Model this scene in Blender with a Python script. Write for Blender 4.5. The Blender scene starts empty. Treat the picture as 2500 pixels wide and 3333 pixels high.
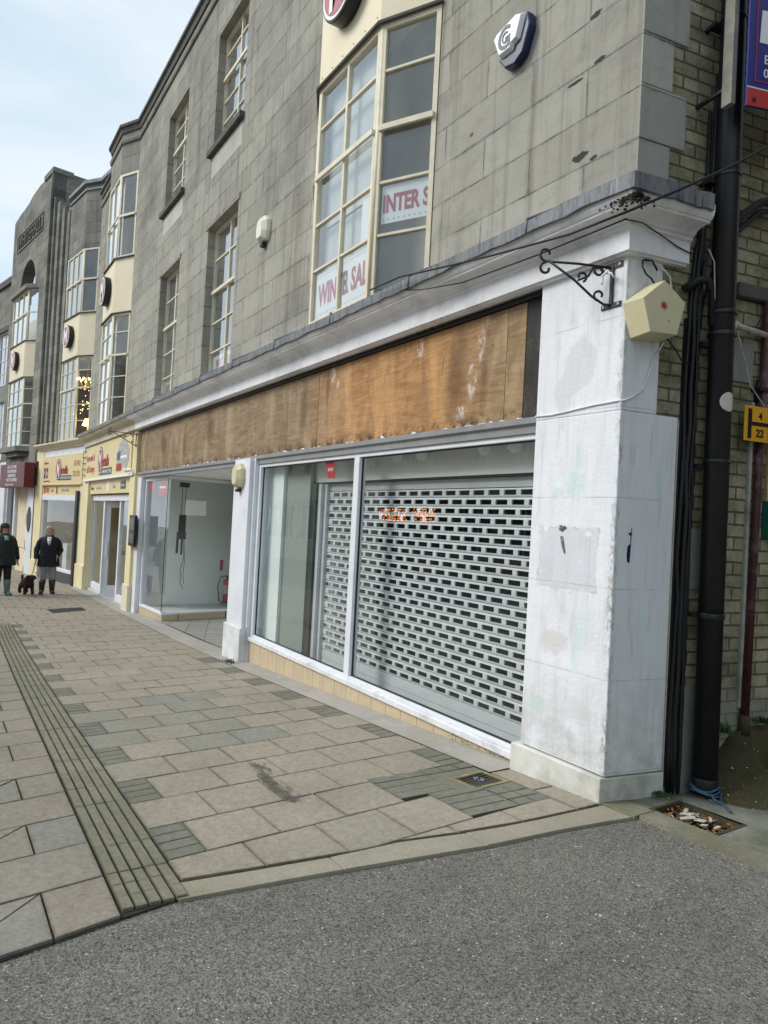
import bpy, bmesh, math, random
from mathutils import Vector, Matrix
from mathutils import noise as mn
random.seed(7)
C = bpy.context.scene.collection
SC = bpy.context.scene
# ------------------------------------------------------------------ ground profile (street falls away to the left)
XP=[-200,-80,-40,-22,-17,-14.9,-11,-8.2,-2.78,0,12,60]
ZP=[-2.6,-1.5,-.95,-.66,-.56,-.50,-.395,-.283,0,.10,.4,1.2]
def gz(x):
    for i in range(len(XP)-1):
        if x<=XP[i+1]:
            t=(x-XP[i])/(XP[i+1]-XP[i]); return ZP[i]+t*(ZP[i+1]-ZP[i])
    return ZP[-1]
# ------------------------------------------------------------------ frames: a = along wall (reading right), z = up, c = out of wall
class Fr:
    def __init__(s,O,ex,en):
        s.O=Vector(O); s.ex=Vector(ex).normalized(); s.en=Vector(en).normalized()
    def __call__(s,a,z,c=0): return s.O+s.ex*a+Vector((0,0,z))+s.en*c
    def sub(s,a,c,a2,c2):     # frame running between two plan points of this frame
        p=s(a,0,c); q=s(a2,0,c2); e=(q-p).normalized(); n=Vector((e.y,-e.x,0))
        return Fr(p,e,n),(q-p).length
FM=Fr((0,3.38,0),(1,0,0),(0,-1,0))
F2=Fr((-20.9,3.38,0),(.98885,.1489,0),(.1489,-.98885,0))
FS=Fr((-2.80,3.36,0),(.16429,.98641,0),(.98641,-.16429,0))
# ------------------------------------------------------------------ mesh builder
class MB:
    def __init__(s): s.v=[]; s.f=[]; s.m=[]; s.sm=[]
    def add(s,vs,fs,mi=0,smooth=False):
        b=len(s.v); s.v+= [Vector(v) for v in vs]
        for f in fs: s.f.append([b+i for i in f]); s.m.append(mi); s.sm.append(smooth)
        return s
    def quad(s,*p,mi=0): return s.add(p,[list(range(len(p)))],mi)
    def box(s,fr,a0,a1,z0,z1,c0,c1,mi=0):
        v=[fr(a,z,c) for a in (a0,a1) for z in (z0,z1) for c in (c0,c1)]
        return s.add(v,[(0,1,3,2),(4,6,7,5),(0,4,5,1),(2,3,7,6),(0,2,6,4),(1,5,7,3)],mi)
    def prism(s,pts,off,mi=0):    # planar polygon pts extruded by vector off
        n=len(pts); off=Vector(off); v=[Vector(p) for p in pts]+[Vector(p)+off for p in pts]
        return s.add(v,[list(range(n)),list(range(2*n-1,n-1,-1))]+[(i,(i+1)%n,n+(i+1)%n,n+i) for i in range(n)],mi)
    def fprism(s,fr,pts,c0,c1,mi=0):  # pts (a,z)
        return s.prism([fr(a,z,c0) for a,z in pts],fr.en*(c1-c0),mi)
    def vprism(s,pts,z0,z1,mi=0):     # plan polygon pts (x,y)
        return s.prism([(p[0],p[1],z0) for p in pts],(0,0,z1-z0),mi)
    def cyl(s,p,q,r,n=16,r2=None,mi=0,cap=True,smooth=True):
        p=Vector(p);q=Vector(q);d=(q-p).normalized(); r2=r if r2 is None else r2
        x=d.orthogonal().normalized(); y=d.cross(x)
        v=[p+(x*math.cos(t)+y*math.sin(t))*r for t in [2*math.pi*i/n for i in range(n)]]
        v+=[q+(x*math.cos(t)+y*math.sin(t))*r2 for t in [2*math.pi*i/n for i in range(n)]]
        s.add(v,[(i,(i+1)%n,n+(i+1)%n,n+i) for i in range(n)],mi,smooth)
        if cap: s.add(v,[list(range(n))[::-1],list(range(n,2*n))],mi)
        return s
    def tube(s,pts,r,n=8,mi=0):
        pts=[Vector(p) for p in pts]; rings=[]; px=None
        for i,p in enumerate(pts):
            d=(pts[min(i+1,len(pts)-1)]-pts[max(i-1,0)]).normalized()
            x=(d.orthogonal() if px is None else (px-d*px.dot(d))).normalized(); px=x; y=d.cross(x)
            rr=r[i] if isinstance(r,(list,tuple)) else r
            rings.append([p+(x*math.cos(2*math.pi*k/n)+y*math.sin(2*math.pi*k/n))*rr for k in range(n)])
        s.loft(rings,mi); return s
    def loft(s,rings,mi=0,cap=True,smooth=True):
        n=len(rings[0]); v=[p for r in rings for p in r]; f=[]
        for i in range(len(rings)-1):
            for k in range(n): f.append((i*n+k,i*n+(k+1)%n,(i+1)*n+(k+1)%n,(i+1)*n+k))
        s.add(v,f,mi,smooth)
        if cap: s.add(v,[list(range(n))[::-1],list(range(len(v)-n,len(v)))],mi)
        return s
    def ball(s,c,r,mi=0,sc=(1,1,1),n=12):
        c=Vector(c); rings=[]
        for i in range(1,n//2+1):
            t=math.pi*i/(n//2+1)
            rings.append([c+Vector((math.sin(t)*math.cos(2*math.pi*k/n)*r*sc[0],math.sin(t)*math.sin(2*math.pi*k/n)*r*sc[1],math.cos(t)*r*sc[2])) for k in range(n)])
        return s.loft(rings,mi)
    def pieces(s,gap=.004):
        # clusters of faces whose connected islands touch each other
        par=list(range(len(s.v)))
        def fd(i):
            while par[i]!=i: par[i]=par[par[i]]; i=par[i]
            return i
        for f in s.f:
            for i in f[1:]: par[fd(i)]=fd(f[0])
        bb={}
        for i,v in enumerate(s.v):
            r=fd(i); b=bb.setdefault(r,[Vector(v),Vector(v)])
            for q in range(3): b[0][q]=min(b[0][q],v[q]); b[1][q]=max(b[1][q],v[q])
        ks=list(bb); cl={k_:k_ for k_ in ks}
        def fc(i):
            while cl[i]!=i: i=cl[i]
            return i
        for i in range(len(ks)):
            for j in range(i+1,len(ks)):
                a,b=bb[ks[i]],bb[ks[j]]
                if all(a[0][q]-gap<=b[1][q] and b[0][q]-gap<=a[1][q] for q in range(3)): cl[fc(ks[i])]=fc(ks[j])
        out={}
        for f,m,sm in zip(s.f,s.m,s.sm): out.setdefault(fc(fd(f[0])),[]).append((f,m,sm))
        res=[]
        for fs in out.values():
            mb=MB(); mp={}
            for f,m,sm in fs:
                for i in f:
                    if i not in mp: mp[i]=len(mb.v); mb.v.append(s.v[i])
                mb.f.append([mp[i] for i in f]); mb.m.append(m); mb.sm.append(sm)
            res.append(mb)
        return res
    def build(s,name,mats,parent=None,bevel=0,label=None,cat=None,group=None,kind=None,recalc=True,split=False):
        if split: return [p.build(name,mats,parent,bevel,label,cat,group,kind,recalc) for p in s.pieces()][0]
        me=bpy.data.meshes.new(name); base=Vector((0,0,0))
        if parent is not None:
            q=parent
            while q is not None: base+=q.location; q=q.parent
        me.from_pydata([tuple(v-base) for v in s.v],[],s.f)
        if not isinstance(mats,(list,tuple)): mats=[mats]
        for m in mats: me.materials.append(m)
        for i,p in enumerate(me.polygons): p.material_index=s.m[i]; p.use_smooth=s.sm[i]
        if recalc:
            bm=bmesh.new(); bm.from_mesh(me); bmesh.ops.remove_doubles(bm,verts=bm.verts,dist=1e-5)
            bmesh.ops.recalc_face_normals(bm,faces=bm.faces); bm.to_mesh(me); bm.free()
        o=bpy.data.objects.new(name,me); C.objects.link(o)
        if parent is not None: o.parent=parent
        if bevel:
            b=o.modifiers.new('bevel','BEVEL'); b.width=bevel; b.segments=2; b.limit_method='ANGLE'; b.angle_limit=math.radians(40)
        return tag(o,label,cat,group,kind)
def tag(o,label=None,cat=None,group=None,kind=None):
    if label: o['label']=label
    if cat: o['category']=cat
    if group: o['group']=group
    if kind: o['kind']=kind
    return o
def thing(name,loc,label,cat,group=None):
    o=bpy.data.objects.new(name,None); C.objects.link(o); o.location=loc; o.empty_display_size=.2
    return tag(o,label,cat,group)
def copy_tree(o,parent=None):
    c=o.copy(); C.objects.link(c); c.parent=parent
    for ch in list(o.children): copy_tree(ch,c)
    return c
def text(mb,s,fr,a,z,c,size,align='CENTER',sx=1.0,shear=0,depth=.004,mi=0,bold=0.0):
    cu=bpy.data.curves.new('t','FONT'); cu.body=s; cu.size=1; cu.align_x=align; cu.extrude=depth/2/size; cu.shear=shear; cu.offset=bold; cu.resolution_u=3
    ob=bpy.data.objects.new('t',cu); C.objects.link(ob)
    bpy.context.view_layer.update()
    me=bpy.data.meshes.new_from_object(ob.evaluated_get(bpy.context.evaluated_depsgraph_get()))
    mb.add([fr(a+v.co.x*size*sx,z+v.co.y*size,c+v.co.z*size) for v in me.vertices],[list(p.vertices) for p in me.polygons],mi)
    bpy.data.objects.remove(ob); bpy.data.curves.remove(cu); bpy.data.meshes.remove(me)
def wall(mb,fr,a0,a1,z0,z1,cf,cb,holes=(),mi=0,ri=None):
    ri=mi if ri is None else ri
    A=sorted({a0,a1,*[h[0] for h in holes],*[h[1] for h in holes]}); Z=sorted({z0,z1,*[h[2] for h in holes],*[h[3] for h in holes]})
    for i in range(len(A)-1):
        for j in range(len(Z)-1):
            am=(A[i]+A[i+1])/2; zm=(Z[j]+Z[j+1])/2
            if any(h[0]<am<h[1] and h[2]<zm<h[3] for h in holes): continue
            for c in (cf,cb): mb.quad(fr(A[i],Z[j],c),fr(A[i+1],Z[j],c),fr(A[i+1],Z[j+1],c),fr(A[i],Z[j+1],c),mi=mi)
    def rim(a,b,z,w,m):
        mb.quad(fr(a,z,cf),fr(a,z,cb),fr(a,w,cb),fr(a,w,cf),mi=m); mb.quad(fr(b,z,cf),fr(b,z,cb),fr(b,w,cb),fr(b,w,cf),mi=m)
        mb.quad(fr(a,z,cf),fr(b,z,cf),fr(b,z,cb),fr(a,z,cb),mi=m); mb.quad(fr(a,w,cf),fr(b,w,cf),fr(b,w,cb),fr(a,w,cb),mi=m)
    rim(a0,a1,z0,z1,mi)
    for h in holes: rim(*h[:4],ri)
def plan_offset(pts,d):
    # offset a plan polyline outward (to the right of travel +ex => outward = (e.y,-e.x))
    out=[]; n=len(pts)
    for i in range(n):
        es=[]
        if i>0: es.append((pts[i]-pts[i-1]).normalized())
        if i<n-1: es.append((pts[i+1]-pts[i]).normalized())
        ns=[Vector((e.y,-e.x)) for e in es]
        if len(ns)==1: out.append(pts[i]+ns[0]*d)
        else:
            m=(ns[0]+ns[1]).normalized(); out.append(pts[i]+m*(d/m.dot(ns[0])))
    return out
def sweep(mb,plan,prof,mi=0,cap=True,close=False):
    plan=[Vector(p) for p in plan]; rows=[]
    for d,z in prof: rows.append([(p.x,p.y,z) for p in plan_offset(plan,d)])
    n=len(plan); v=[p for r in rows for p in r]; f=[]
    R=len(prof)
    for i in range(R-1 if not close else R):
        j=(i+1)%R
        for k in range(n-1): f.append((i*n+k,i*n+k+1,j*n+k+1,j*n+k))
    mb.add(v,f,mi)
    if cap:
        mb.add([r[0] for r in rows],[list(range(R))],mi); mb.add([r[-1] for r in rows],[list(range(R))],mi)
# ------------------------------------------------------------------ materials
class NT:
    def __init__(s,name):
        s.mat=bpy.data.materials.new(name); s.mat.use_nodes=True; s.t=s.mat.node_tree; s.t.nodes.clear()
        s.out=s.n('ShaderNodeOutputMaterial'); s.b=s.n('ShaderNodeBsdfPrincipled'); s.l(s.b.outputs[0],s.out.inputs[0])
    def n(s,t,**k):
        x=s.t.nodes.new(t)
        for a,b in k.items(): setattr(x,a,b)
        return x
    def l(s,a,b): s.t.links.new(a,b)
    def put(s,sock,val):
        if hasattr(val,'is_linked') or hasattr(val,'links'): s.l(val,sock)
        else:
            if isinstance(val,(tuple,list)) and len(val)==3 and sock.type=='RGBA': val=(*val,1)
            sock.default_value=val
    def math(s,op,a,b=0.0,c=None,clamp=False):
        x=s.n('ShaderNodeMath',operation=op); x.use_clamp=clamp; s.put(x.inputs[0],a); s.put(x.inputs[1],b)
        if c is not None: s.put(x.inputs[2],c)
        return x.outputs[0]
    def mix(s,f,a,b,bt='MIX'):
        x=s.n('ShaderNodeMix',data_type='RGBA',blend_type=bt); s.put(x.inputs[0],f); s.put(x.inputs[6],a); s.put(x.inputs[7],b); return x.outputs[2]
    def pos(s): return s.n('ShaderNodeNewGeometry').outputs['Position']
    def uv(s,fr):
        g=s.pos(); sub=s.n('ShaderNodeVectorMath',operation='SUBTRACT'); s.l(g,sub.inputs[0]); sub.inputs[1].default_value=fr.O
        d=s.n('ShaderNodeVectorMath',operation='DOT_PRODUCT'); s.l(sub.outputs[0],d.inputs[0]); d.inputs[1].default_value=fr.ex
        e=s.n('ShaderNodeVectorMath',operation='DOT_PRODUCT'); s.l(sub.outputs[0],e.inputs[0]); e.inputs[1].default_value=fr.en
        sp=s.n('ShaderNodeSeparateXYZ'); s.l(g,sp.inputs[0]); cb=s.n('ShaderNodeCombineXYZ')
        s.l(d.outputs['Value'],cb.inputs[0]); s.l(sp.outputs[2],cb.inputs[1]); s.l(e.outputs['Value'],cb.inputs[2]); return cb.outputs[0]
    def scale(s,v,x,y,z):
        m=s.n('ShaderNodeVectorMath',operation='MULTIPLY'); s.l(v,m.inputs[0]); m.inputs[1].default_value=(x,y,z); return m.outputs[0]
    def noise(s,v,sc,det=4,rough=.6,dist=0,w=None):
        x=s.n('ShaderNodeTexNoise'); s.l(v,x.inputs['Vector']); x.inputs['Scale'].default_value=sc; x.inputs['Detail'].default_value=det
        x.inputs['Roughness'].default_value=rough; x.inputs['Distortion'].default_value=dist; return x.outputs['Fac']
    def vor(s,v,sc,out='Distance',feat='F1',rnd=1):
        x=s.n('ShaderNodeTexVoronoi',feature=feat); s.l(v,x.inputs['Vector']); x.inputs['Scale'].default_value=sc; x.inputs['Randomness'].default_value=rnd; return x.outputs[out]
    def ramp(s,f,lo,hi,a=0.0,b=1.0):
        x=s.n('ShaderNodeMapRange'); s.put(x.inputs[0],f); x.inputs[1].default_value=lo; x.inputs[2].default_value=hi; x.inputs[3].default_value=a; x.inputs[4].default_value=b; return x.outputs[0]
    def bump(s,h,st=.3,dist=.01):
        x=s.n('ShaderNodeBump'); s.put(x.inputs['Height'],h); x.inputs['Strength'].default_value=st; x.inputs['Distance'].default_value=dist; s.l(x.outputs[0],s.b.inputs['Normal'])
    def fin(s,col,rough=.8,metal=0,spec=.3):
        s.put(s.b.inputs['Base Color'],col); s.put(s.b.inputs['Roughness'],rough); s.b.inputs['Metallic'].default_value=metal; s.b.inputs['Specular IOR Level'].default_value=spec
        return s.mat
def blob(k,uv,x,z,rx,rz,amt=.8,ns=14,soft=.12):
    s2=k.n('ShaderNodeVectorMath',operation='SUBTRACT'); k.l(uv,s2.inputs[0]); s2.inputs[1].default_value=(x,z,0)
    m=k.n('ShaderNodeVectorMath',operation='MULTIPLY'); k.l(s2.outputs[0],m.inputs[0]); m.inputs[1].default_value=(1/rx,1/rz,0)
    l=k.n('ShaderNodeVectorMath',operation='LENGTH'); k.l(m.outputs[0],l.inputs[0])
    d=k.math('ADD',l.outputs['Value'],k.math('MULTIPLY',k.math('SUBTRACT',k.noise(uv,ns,4,.65),.5),amt*2.2))
    return k.ramp(d,1.0,1.0-soft,0,1)
def plain(name,col,rough=.6,metal=0,var=.12,sc=6,spec=.4,bump=0,dirt=None):
    k=NT(name); p=k.pos(); n=k.noise(p,sc,5,.65); lo=[c*(1-var) for c in col]; hi=[min(1,c*(1+var)) for c in col]
    c=k.mix(k.ramp(n,.3,.7),lo,hi)
    if dirt: c=k.mix(k.ramp(k.noise(p,sc*.45,6,.7),.5,.75,0,dirt[3]),c,dirt[:3])
    if bump: k.bump(k.noise(p,sc*8,4,.6),bump,.004)
    return k.fin(c,rough,metal,spec)
def stone(name,fr,c1,c2,mort,row=.3133,zoff=.15,bw=1.02,dark=.35,streak=.5,chips=True,off=0.0,mw=.006,spots=()):
    k=NT(name); uv=k.uv(fr)
    nz=k.noise(uv,1.6,2,.5); sp=k.n('ShaderNodeSeparateXYZ'); k.l(uv,sp.inputs[0])
    cb=k.n('ShaderNodeCombineXYZ'); k.l(k.math('ADD',sp.outputs[0],off),cb.inputs[0]); k.l(k.math('ADD',sp.outputs[1],-zoff),cb.inputs[1])
    wob=k.noise(uv,9,2,.5); wy=k.math('ADD',k.math('ADD',sp.outputs[1],-zoff),k.ramp(wob,0,1,-.003,.003)); k.l(wy,cb.inputs[1])
    br=k.n('ShaderNodeTexBrick'); br.offset=.5; br.squash=1.0; k.l(cb.outputs[0],br.inputs['Vector'])
    br.inputs['Scale'].default_value=1; br.inputs['Mortar Size'].default_value=mw; br.inputs['Mortar Smooth'].default_value=.35
    br.inputs['Brick Width'].default_value=bw; br.inputs['Row Height'].default_value=row; br.inputs['Bias'].default_value=0
    br.inputs['Color1'].default_value=(*c1,1); br.inputs['Color2'].default_value=(*c2,1); br.inputs['Mortar'].default_value=(*mort,1)
    col=br.outputs['Color']
    # joints fade in and out
    jf=k.math('MULTIPLY',br.outputs['Fac'],k.ramp(k.noise(uv,3.1,4,.7),.40,.66,.12,1))
    blk=k.n('ShaderNodeTexBrick'); blk.offset=.5; k.l(cb.outputs[0],blk.inputs['Vector'])
    blk.inputs['Scale'].default_value=1; blk.inputs['Mortar Size'].default_value=0; blk.inputs['Brick Width'].default_value=bw; blk.inputs['Row Height'].default_value=row
    blk.inputs['Color1'].default_value=(*[c*.97 for c in c1],1); blk.inputs['Color2'].default_value=(*[c*1.02 for c in c2],1)
    col=k.mix(jf,blk.outputs['Color'],(*mort,1))
    col=k.mix(k.ramp(k.noise(uv,.9,6,.65),.3,.7,0,.9),col,k.mix(1,col,(1.2,1.19,1.15,1),'MULTIPLY')); col=k.mix(k.ramp(k.noise(k.scale(uv,1,1.3,1),.45,5,.6),.42,.62,0,.4),col,k.mix(1,col,(.78,.78,.77,1),'MULTIPLY'))
    # grime creeping along the joints
    wb=k.n('ShaderNodeTexBrick'); wb.offset=.5; k.l(cb.outputs[0],wb.inputs['Vector']); wb.inputs['Scale'].default_value=1; wb.inputs['Mortar Size'].default_value=.035; wb.inputs['Mortar Smooth'].default_value=1
    wb.inputs['Brick Width'].default_value=bw; wb.inputs['Row Height'].default_value=row
    gm=k.math('MULTIPLY',k.math('MULTIPLY',wb.outputs['Fac'],k.ramp(k.noise(uv,2.6,5,.8),.48,.66)),.55); col=k.mix(gm,col,(.06,.058,.05,1))
    col=k.mix(k.ramp(k.noise(k.scale(uv,1,1.6,1),4.5,5,.7),.52,.7,0,.42),col,k.mix(1,col,(.6,.6,.58,1),'MULTIPLY'))
    # rain streaks
    sv=k.scale(uv,9,.28,1); st=k.noise(sv,1,5,.7)
    col=k.mix(k.math('MULTIPLY',k.ramp(st,.5,.68),streak),col,k.mix(1,col,(.62,.61,.58,1),'MULTIPLY'))
    col=k.mix(k.math('MULTIPLY',k.ramp(k.noise(k.scale(uv,14,.35,1),1.3,4,.6),.6,.72),streak*.7),col,(.42,.415,.38,1))
    col=k.mix(k.ramp(k.noise(uv,.55,5,.7),.5,.72,0,dark),col,(.075,.073,.066,1))
    if chips:
        ch=k.math('MULTIPLY',k.ramp(k.vor(k.scale(uv,1,1.4,1),1.9),.035,.06,1,0),k.ramp(k.noise(uv,7,2,.5),.45,.6))
        col=k.mix(ch,col,(.06,.058,.052,1))
    col=k.mix(k.math('MULTIPLY',k.ramp(sp.outputs[1],5.5,9.0,0,.75),k.ramp(k.noise(k.scale(uv,1.4,.6,1),1.3,5,.7),.3,.6,.3,1)),col,k.mix(1,col,(.66,.66,.65,1),'MULTIPLY'))
    for (bx,bz,rx_,rz_) in spots: col=k.mix(blob(k,uv,bx,bz-0,rx_,rz_,1.0),col,(.06,.056,.05,1))
    fine=k.noise(uv,55,5,.7); col=k.mix(k.ramp(fine,.3,.7,.0,.35),col,k.mix(1,col,(.7,.7,.7,1),'MULTIPLY'))
    h=k.math('SUBTRACT',k.math('ADD',k.math('MULTIPLY',fine,.12),k.math('MULTIPLY',k.noise(uv,6,4,.6),.25)),k.math('MULTIPLY',jf,.9))
    k.bump(h,.55,.012)
    return k.fin(col,.9,0,.2)
def brickmat(name,fr):
    k=NT(name); uv=k.uv(fr); sp=k.n('ShaderNodeSeparateXYZ'); k.l(uv,sp.inputs[0]); cb=k.n('ShaderNodeCombineXYZ')
    k.l(sp.outputs[0],cb.inputs[0]); k.l(k.math('ADD',k.math('ADD',sp.outputs[1],.02),k.ramp(k.noise(uv,5,2,.5),0,1,-.006,.006)),cb.inputs[1])
    br=k.n('ShaderNodeTexBrick'); br.offset=.5; k.l(cb.outputs[0],br.inputs['Vector']); br.inputs['Scale'].default_value=1
    br.inputs['Mortar Size'].default_value=.007; br.inputs['Mortar Smooth'].default_value=.3; br.inputs['Brick Width'].default_value=.235; br.inputs['Row Height'].default_value=.08
    br.inputs['Color1'].default_value=(.46,.42,.28,1); br.inputs['Color2'].default_value=(.31,.28,.175,1); br.inputs['Mortar'].default_value=(.12,.11,.08,1)
    col=br.outputs['Color']
    col=k.mix(k.ramp(k.noise(uv,2.2,6,.75),.42,.66,0,.8),col,(.055,.052,.032,1))
    col=k.mix(k.ramp(k.noise(uv,3.7,5,.7),.55,.75,0,.55),col,(.30,.31,.27,1))
    col=k.mix(k.ramp(k.noise(uv,26,4,.7),.5,.75,0,.45),col,(.09,.085,.055,1))
    col=k.mix(k.math('MULTIPLY',k.ramp(sp.outputs[1],.75,.45),.6),col,(.30,.31,.28,1))
    h=k.math('SUBTRACT',k.math('MULTIPLY',k.noise(uv,24,4,.7),.6),br.outputs['Fac']); k.bump(h,.8,.012)
    return k.fin(col,.92,0,.15)
def render_white(name,fr,base=(.85,.86,.90)):
    k=NT(name); uv=k.uv(fr); sp=k.n('ShaderNodeSeparateXYZ'); k.l(uv,sp.inputs[0]); z=sp.outputs[1]
    fr_=k.math('FRACT',k.math('DIVIDE',k.math('ADD',z,-.138+5.35),.5375)); j=k.math('COMPARE',fr_,.5,.4945); j=k.math('SUBTRACT',1,j)
    jn=k.math('MULTIPLY',j,k.ramp(k.noise(uv,4,3,.6),.4,.55))
    big=k.noise(uv,1.7,5,.6); col=k.mix(k.ramp(big,.35,.7),base,[c*.9 for c in base])
    for (bx,bz,rx_,rz_,f_) in (((-3.12,1.86,.10,.12,.85),(-3.10,2.02,.04,.10,.8),(-3.33,1.88,.035,.04,.4),(-3.27,1.80,.06,.05,.8),(-3.03,.95,.05,.14,.7),(-3.06,.80,.04,.10,.5),(-3.36,.44,.085,.07,.75),(-3.2,2.9,.04,.10,.5),(.30,1.88,.05,.11,.6),(.22,.95,.04,.2,.4)) if name=='white_masonry_paint' else ((.30,1.88,.045,.11,.6),(.22,.95,.04,.2,.45))):
        col=k.mix(k.math('MULTIPLY',blob(k,uv,bx,bz,rx_,rz_,.5,7,.4),f_),col,(.66,.80,.76,1))      # old mint paint showing
    col=k.mix(k.ramp(k.noise(k.scale(uv,1.4,.9,1),1.9,3,.4),.62,.66,0,.6),col,(.66,.64,.67,1))            # grey repainted patch
    col=k.mix(k.math('MULTIPLY',k.ramp(k.noise(k.scale(uv,18,1.2,1),1,5,.7),.5,.7),.35),col,(.52,.52,.5,1))
    if name=='white_masonry_paint':
        s2=k.n('ShaderNodeVectorMath',operation='SUBTRACT'); k.l(uv,s2.inputs[0]); s2.inputs[1].default_value=(-3.165,1.395,0); ab=k.n('ShaderNodeVectorMath',operation='ABSOLUTE'); k.l(s2.outputs[0],ab.inputs[0]); q=k.n('ShaderNodeSeparateXYZ'); k.l(ab.outputs[0],q.inputs[0])
        dd=k.math('ADD',k.math('MAXIMUM',k.math('DIVIDE',q.outputs[0],.25),k.math('DIVIDE',q.outputs[1],.20)),k.math('MULTIPLY',k.math('SUBTRACT',k.noise(uv,9,4,.7),.5),.35))
        col=k.mix(k.ramp(dd,1.02,.93,0,.55),col,(.60,.60,.64,1)); col=k.mix(k.math('MULTIPLY',k.ramp(k.math('ABSOLUTE',k.math('SUBTRACT',dd,.97)),.035,.0,0,1),k.ramp(k.noise(uv,20,3,.7),.42,.6)),col,(.50,.50,.54,1))
        for (bx,bz,rx_,rz_) in ((-3.0,1.55,.03,.02),(-3.36,1.575,.02,.015),(-3.06,1.38,.01,.008),(-3.24,.86,.13,.09)): col=k.mix(blob(k,uv,bx,bz,rx_,rz_,.7,12,.3),col,(.88,.87,.85,1) if rx_<.05 else (.72,.70,.69,1))
    em=k.ramp(sp.outputs[0],-2.845,-2.805) if name=='white_masonry_paint' else k.ramp(sp.outputs[0],.028,.0); em=k.math('MULTIPLY',em,k.ramp(k.noise(k.scale(uv,.2,1,1),2.3,3,.6),.40,.6))
    ck=k.math('MULTIPLY',em,k.ramp(k.noise(k.scale(uv,3,1.4,1),12,6,.8),.50,.58)); col=k.mix(k.math('MULTIPLY',ck,.85),col,(.50,.46,.38,1))
    col=k.mix(k.math('MULTIPLY',em,k.ramp(k.noise(uv,34,4,.8),.62,.68)),col,(.07,.065,.06,1))
    col=k.mix(k.ramp(k.noise(k.scale(uv,1,1,1),9,7,.8),.58,.70,0,.28),col,(.60,.60,.58,1))
    col=k.mix(k.ramp(k.noise(k.scale(uv,9,.9,1),1.7,6,.75),.55,.72,0,.45 if name=='white_masonry_paint' else .8),col,(.47,.46,.43,1))
    low=k.ramp(z,.0,.75,.9,0); col=k.mix(k.math('MULTIPLY',low,k.ramp(k.noise(uv,7,5,.7),.35,.65)),col,(.42,.41,.36,1))
    col=k.mix(k.math('MULTIPLY',jn,.55),col,(.45,.45,.46,1))
    chip=k.math('MULTIPLY',k.ramp(k.vor(k.scale(uv,1.6,.8,1),5.2),.05,.07,1,0),k.ramp(k.noise(uv,3.3,2,.5),.62,.66)); col=k.mix(chip,col,(.05,.05,.09,1))
    h=k.math('SUBTRACT',k.math('ADD',k.math('MULTIPLY',k.noise(uv,30,5,.65),.5),k.math('MULTIPLY',k.noise(uv,5,3,.5),.9)),k.math('MULTIPLY',jn,.7)); k.bump(k.math('SUBTRACT',h,ck),.65,.010)
    return k.fin(col,.7,0,.3)
def plymat():
    k=NT('weathered_plywood'); uv=k.uv(FM); oi=k.n('ShaderNodeObjectInfo')
    at=k.n('ShaderNodeAttribute'); at.attribute_name='panel'; 
    sh=k.n('ShaderNodeVectorMath',operation='ADD'); k.l(uv,sh.inputs[0]); k.l(at.outputs['Vector'],sh.inputs[1]); v=sh.outputs[0]
    gr=k.noise(k.scale(v,.9,5.5,1),2.2,6,.65,1.8)
    sp=k.n('ShaderNodeSeparateXYZ'); k.l(uv,sp.inputs[0])
    warm=k.ramp(sp.outputs[0],-7.4,-6.0)
    base=k.mix(warm,(.37,.275,.175,1),(.56,.31,.135,1))
    base=k.mix(k.ramp(sp.outputs[0],-4.7,-4.0),base,(.44,.31,.18,1)); rag=k.noise(k.scale(uv,16,9,1),1,5,.75)
    col=k.mix(k.ramp(gr,.35,.68),base,k.mix(1,base,(.62,.55,.48,1),'MULTIPLY'))
    col=k.mix(k.ramp(k.noise(k.scale(v,1.3,.35,1),1.6,4,.6,.5),.5,.66,0,.75),col,k.mix(1,base,(1.3,1.35,1.4,1),'MULTIPLY'))
    col=k.mix(k.ramp(k.noise(k.scale(v,1.6,.5,1),1.2,6,.7,1.2),.50,.68,0,.6),col,(.20,.125,.07,1))     # water run stains
    col=k.mix(k.ramp(k.noise(k.scale(v,7,3,1),1.3,6,.8),.60,.68,0,.35),col,(.16,.09,.045,1))
    col=k.mix(k.ramp(k.vor(uv,5.3),.03,.045,.9,0),col,(.03,.015,.01,1))
    for (bx,bz,rx_,rz_) in ((-4.5,2.75,.16,.5),(-6.72,2.9,.05,.4),(-7.3,2.8,.12,.4),(-10.6,2.85,.25,.3),(-11.9,2.7,.12,.4),(-4.15,2.7,.10,.4),(-13.2,2.8,.3,.25)): col=k.mix(k.math('MULTIPLY',blob(k,k.scale(uv,1,1,1),bx,bz,rx_,rz_,.95,3.2,.75),.62),col,(.14,.075,.038,1))
    for (bx,bz,rx_,rz_) in ((-4.20,2.95,.055,.15),(-4.30,2.68,.06,.16),(-4.42,2.45,.09,.07),(-5.02,3.06,.05,.09),(-6.62,3.10,.06,.11),(-6.50,2.97,.04,.05),(-4.14,3.12,.04,.05)):
        col=k.mix(k.math('MULTIPLY',blob(k,uv,bx,bz,rx_,rz_,.6,5,.3),k.ramp(rag,.45,.55)),col,(.66,.56,.50,1))
    edge=k.math('MULTIPLY',k.ramp(sp.outputs[1],2.46,2.34),k.ramp(k.noise(v,9,4,.7),.45,.6)); col=k.mix(edge,col,(.09,.05,.03,1))
    fg=k.noise(k.scale(v,1.6,26,1),2.2,5,.75,.6); col=k.mix(k.ramp(fg,.38,.66,0,.5),col,k.mix(1,col,(.66,.60,.54,1),'MULTIPLY'))
    col=k.mix(k.ramp(k.noise(k.scale(v,9,1.2,1),1.5,6,.8),.58,.70,0,.7),col,(.15,.07,.03,1))
    k.bump(k.math('ADD',fg,k.noise(v,40,4,.7)),.35,.005)
    return k.fin(col,.75,0,.25)
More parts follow.
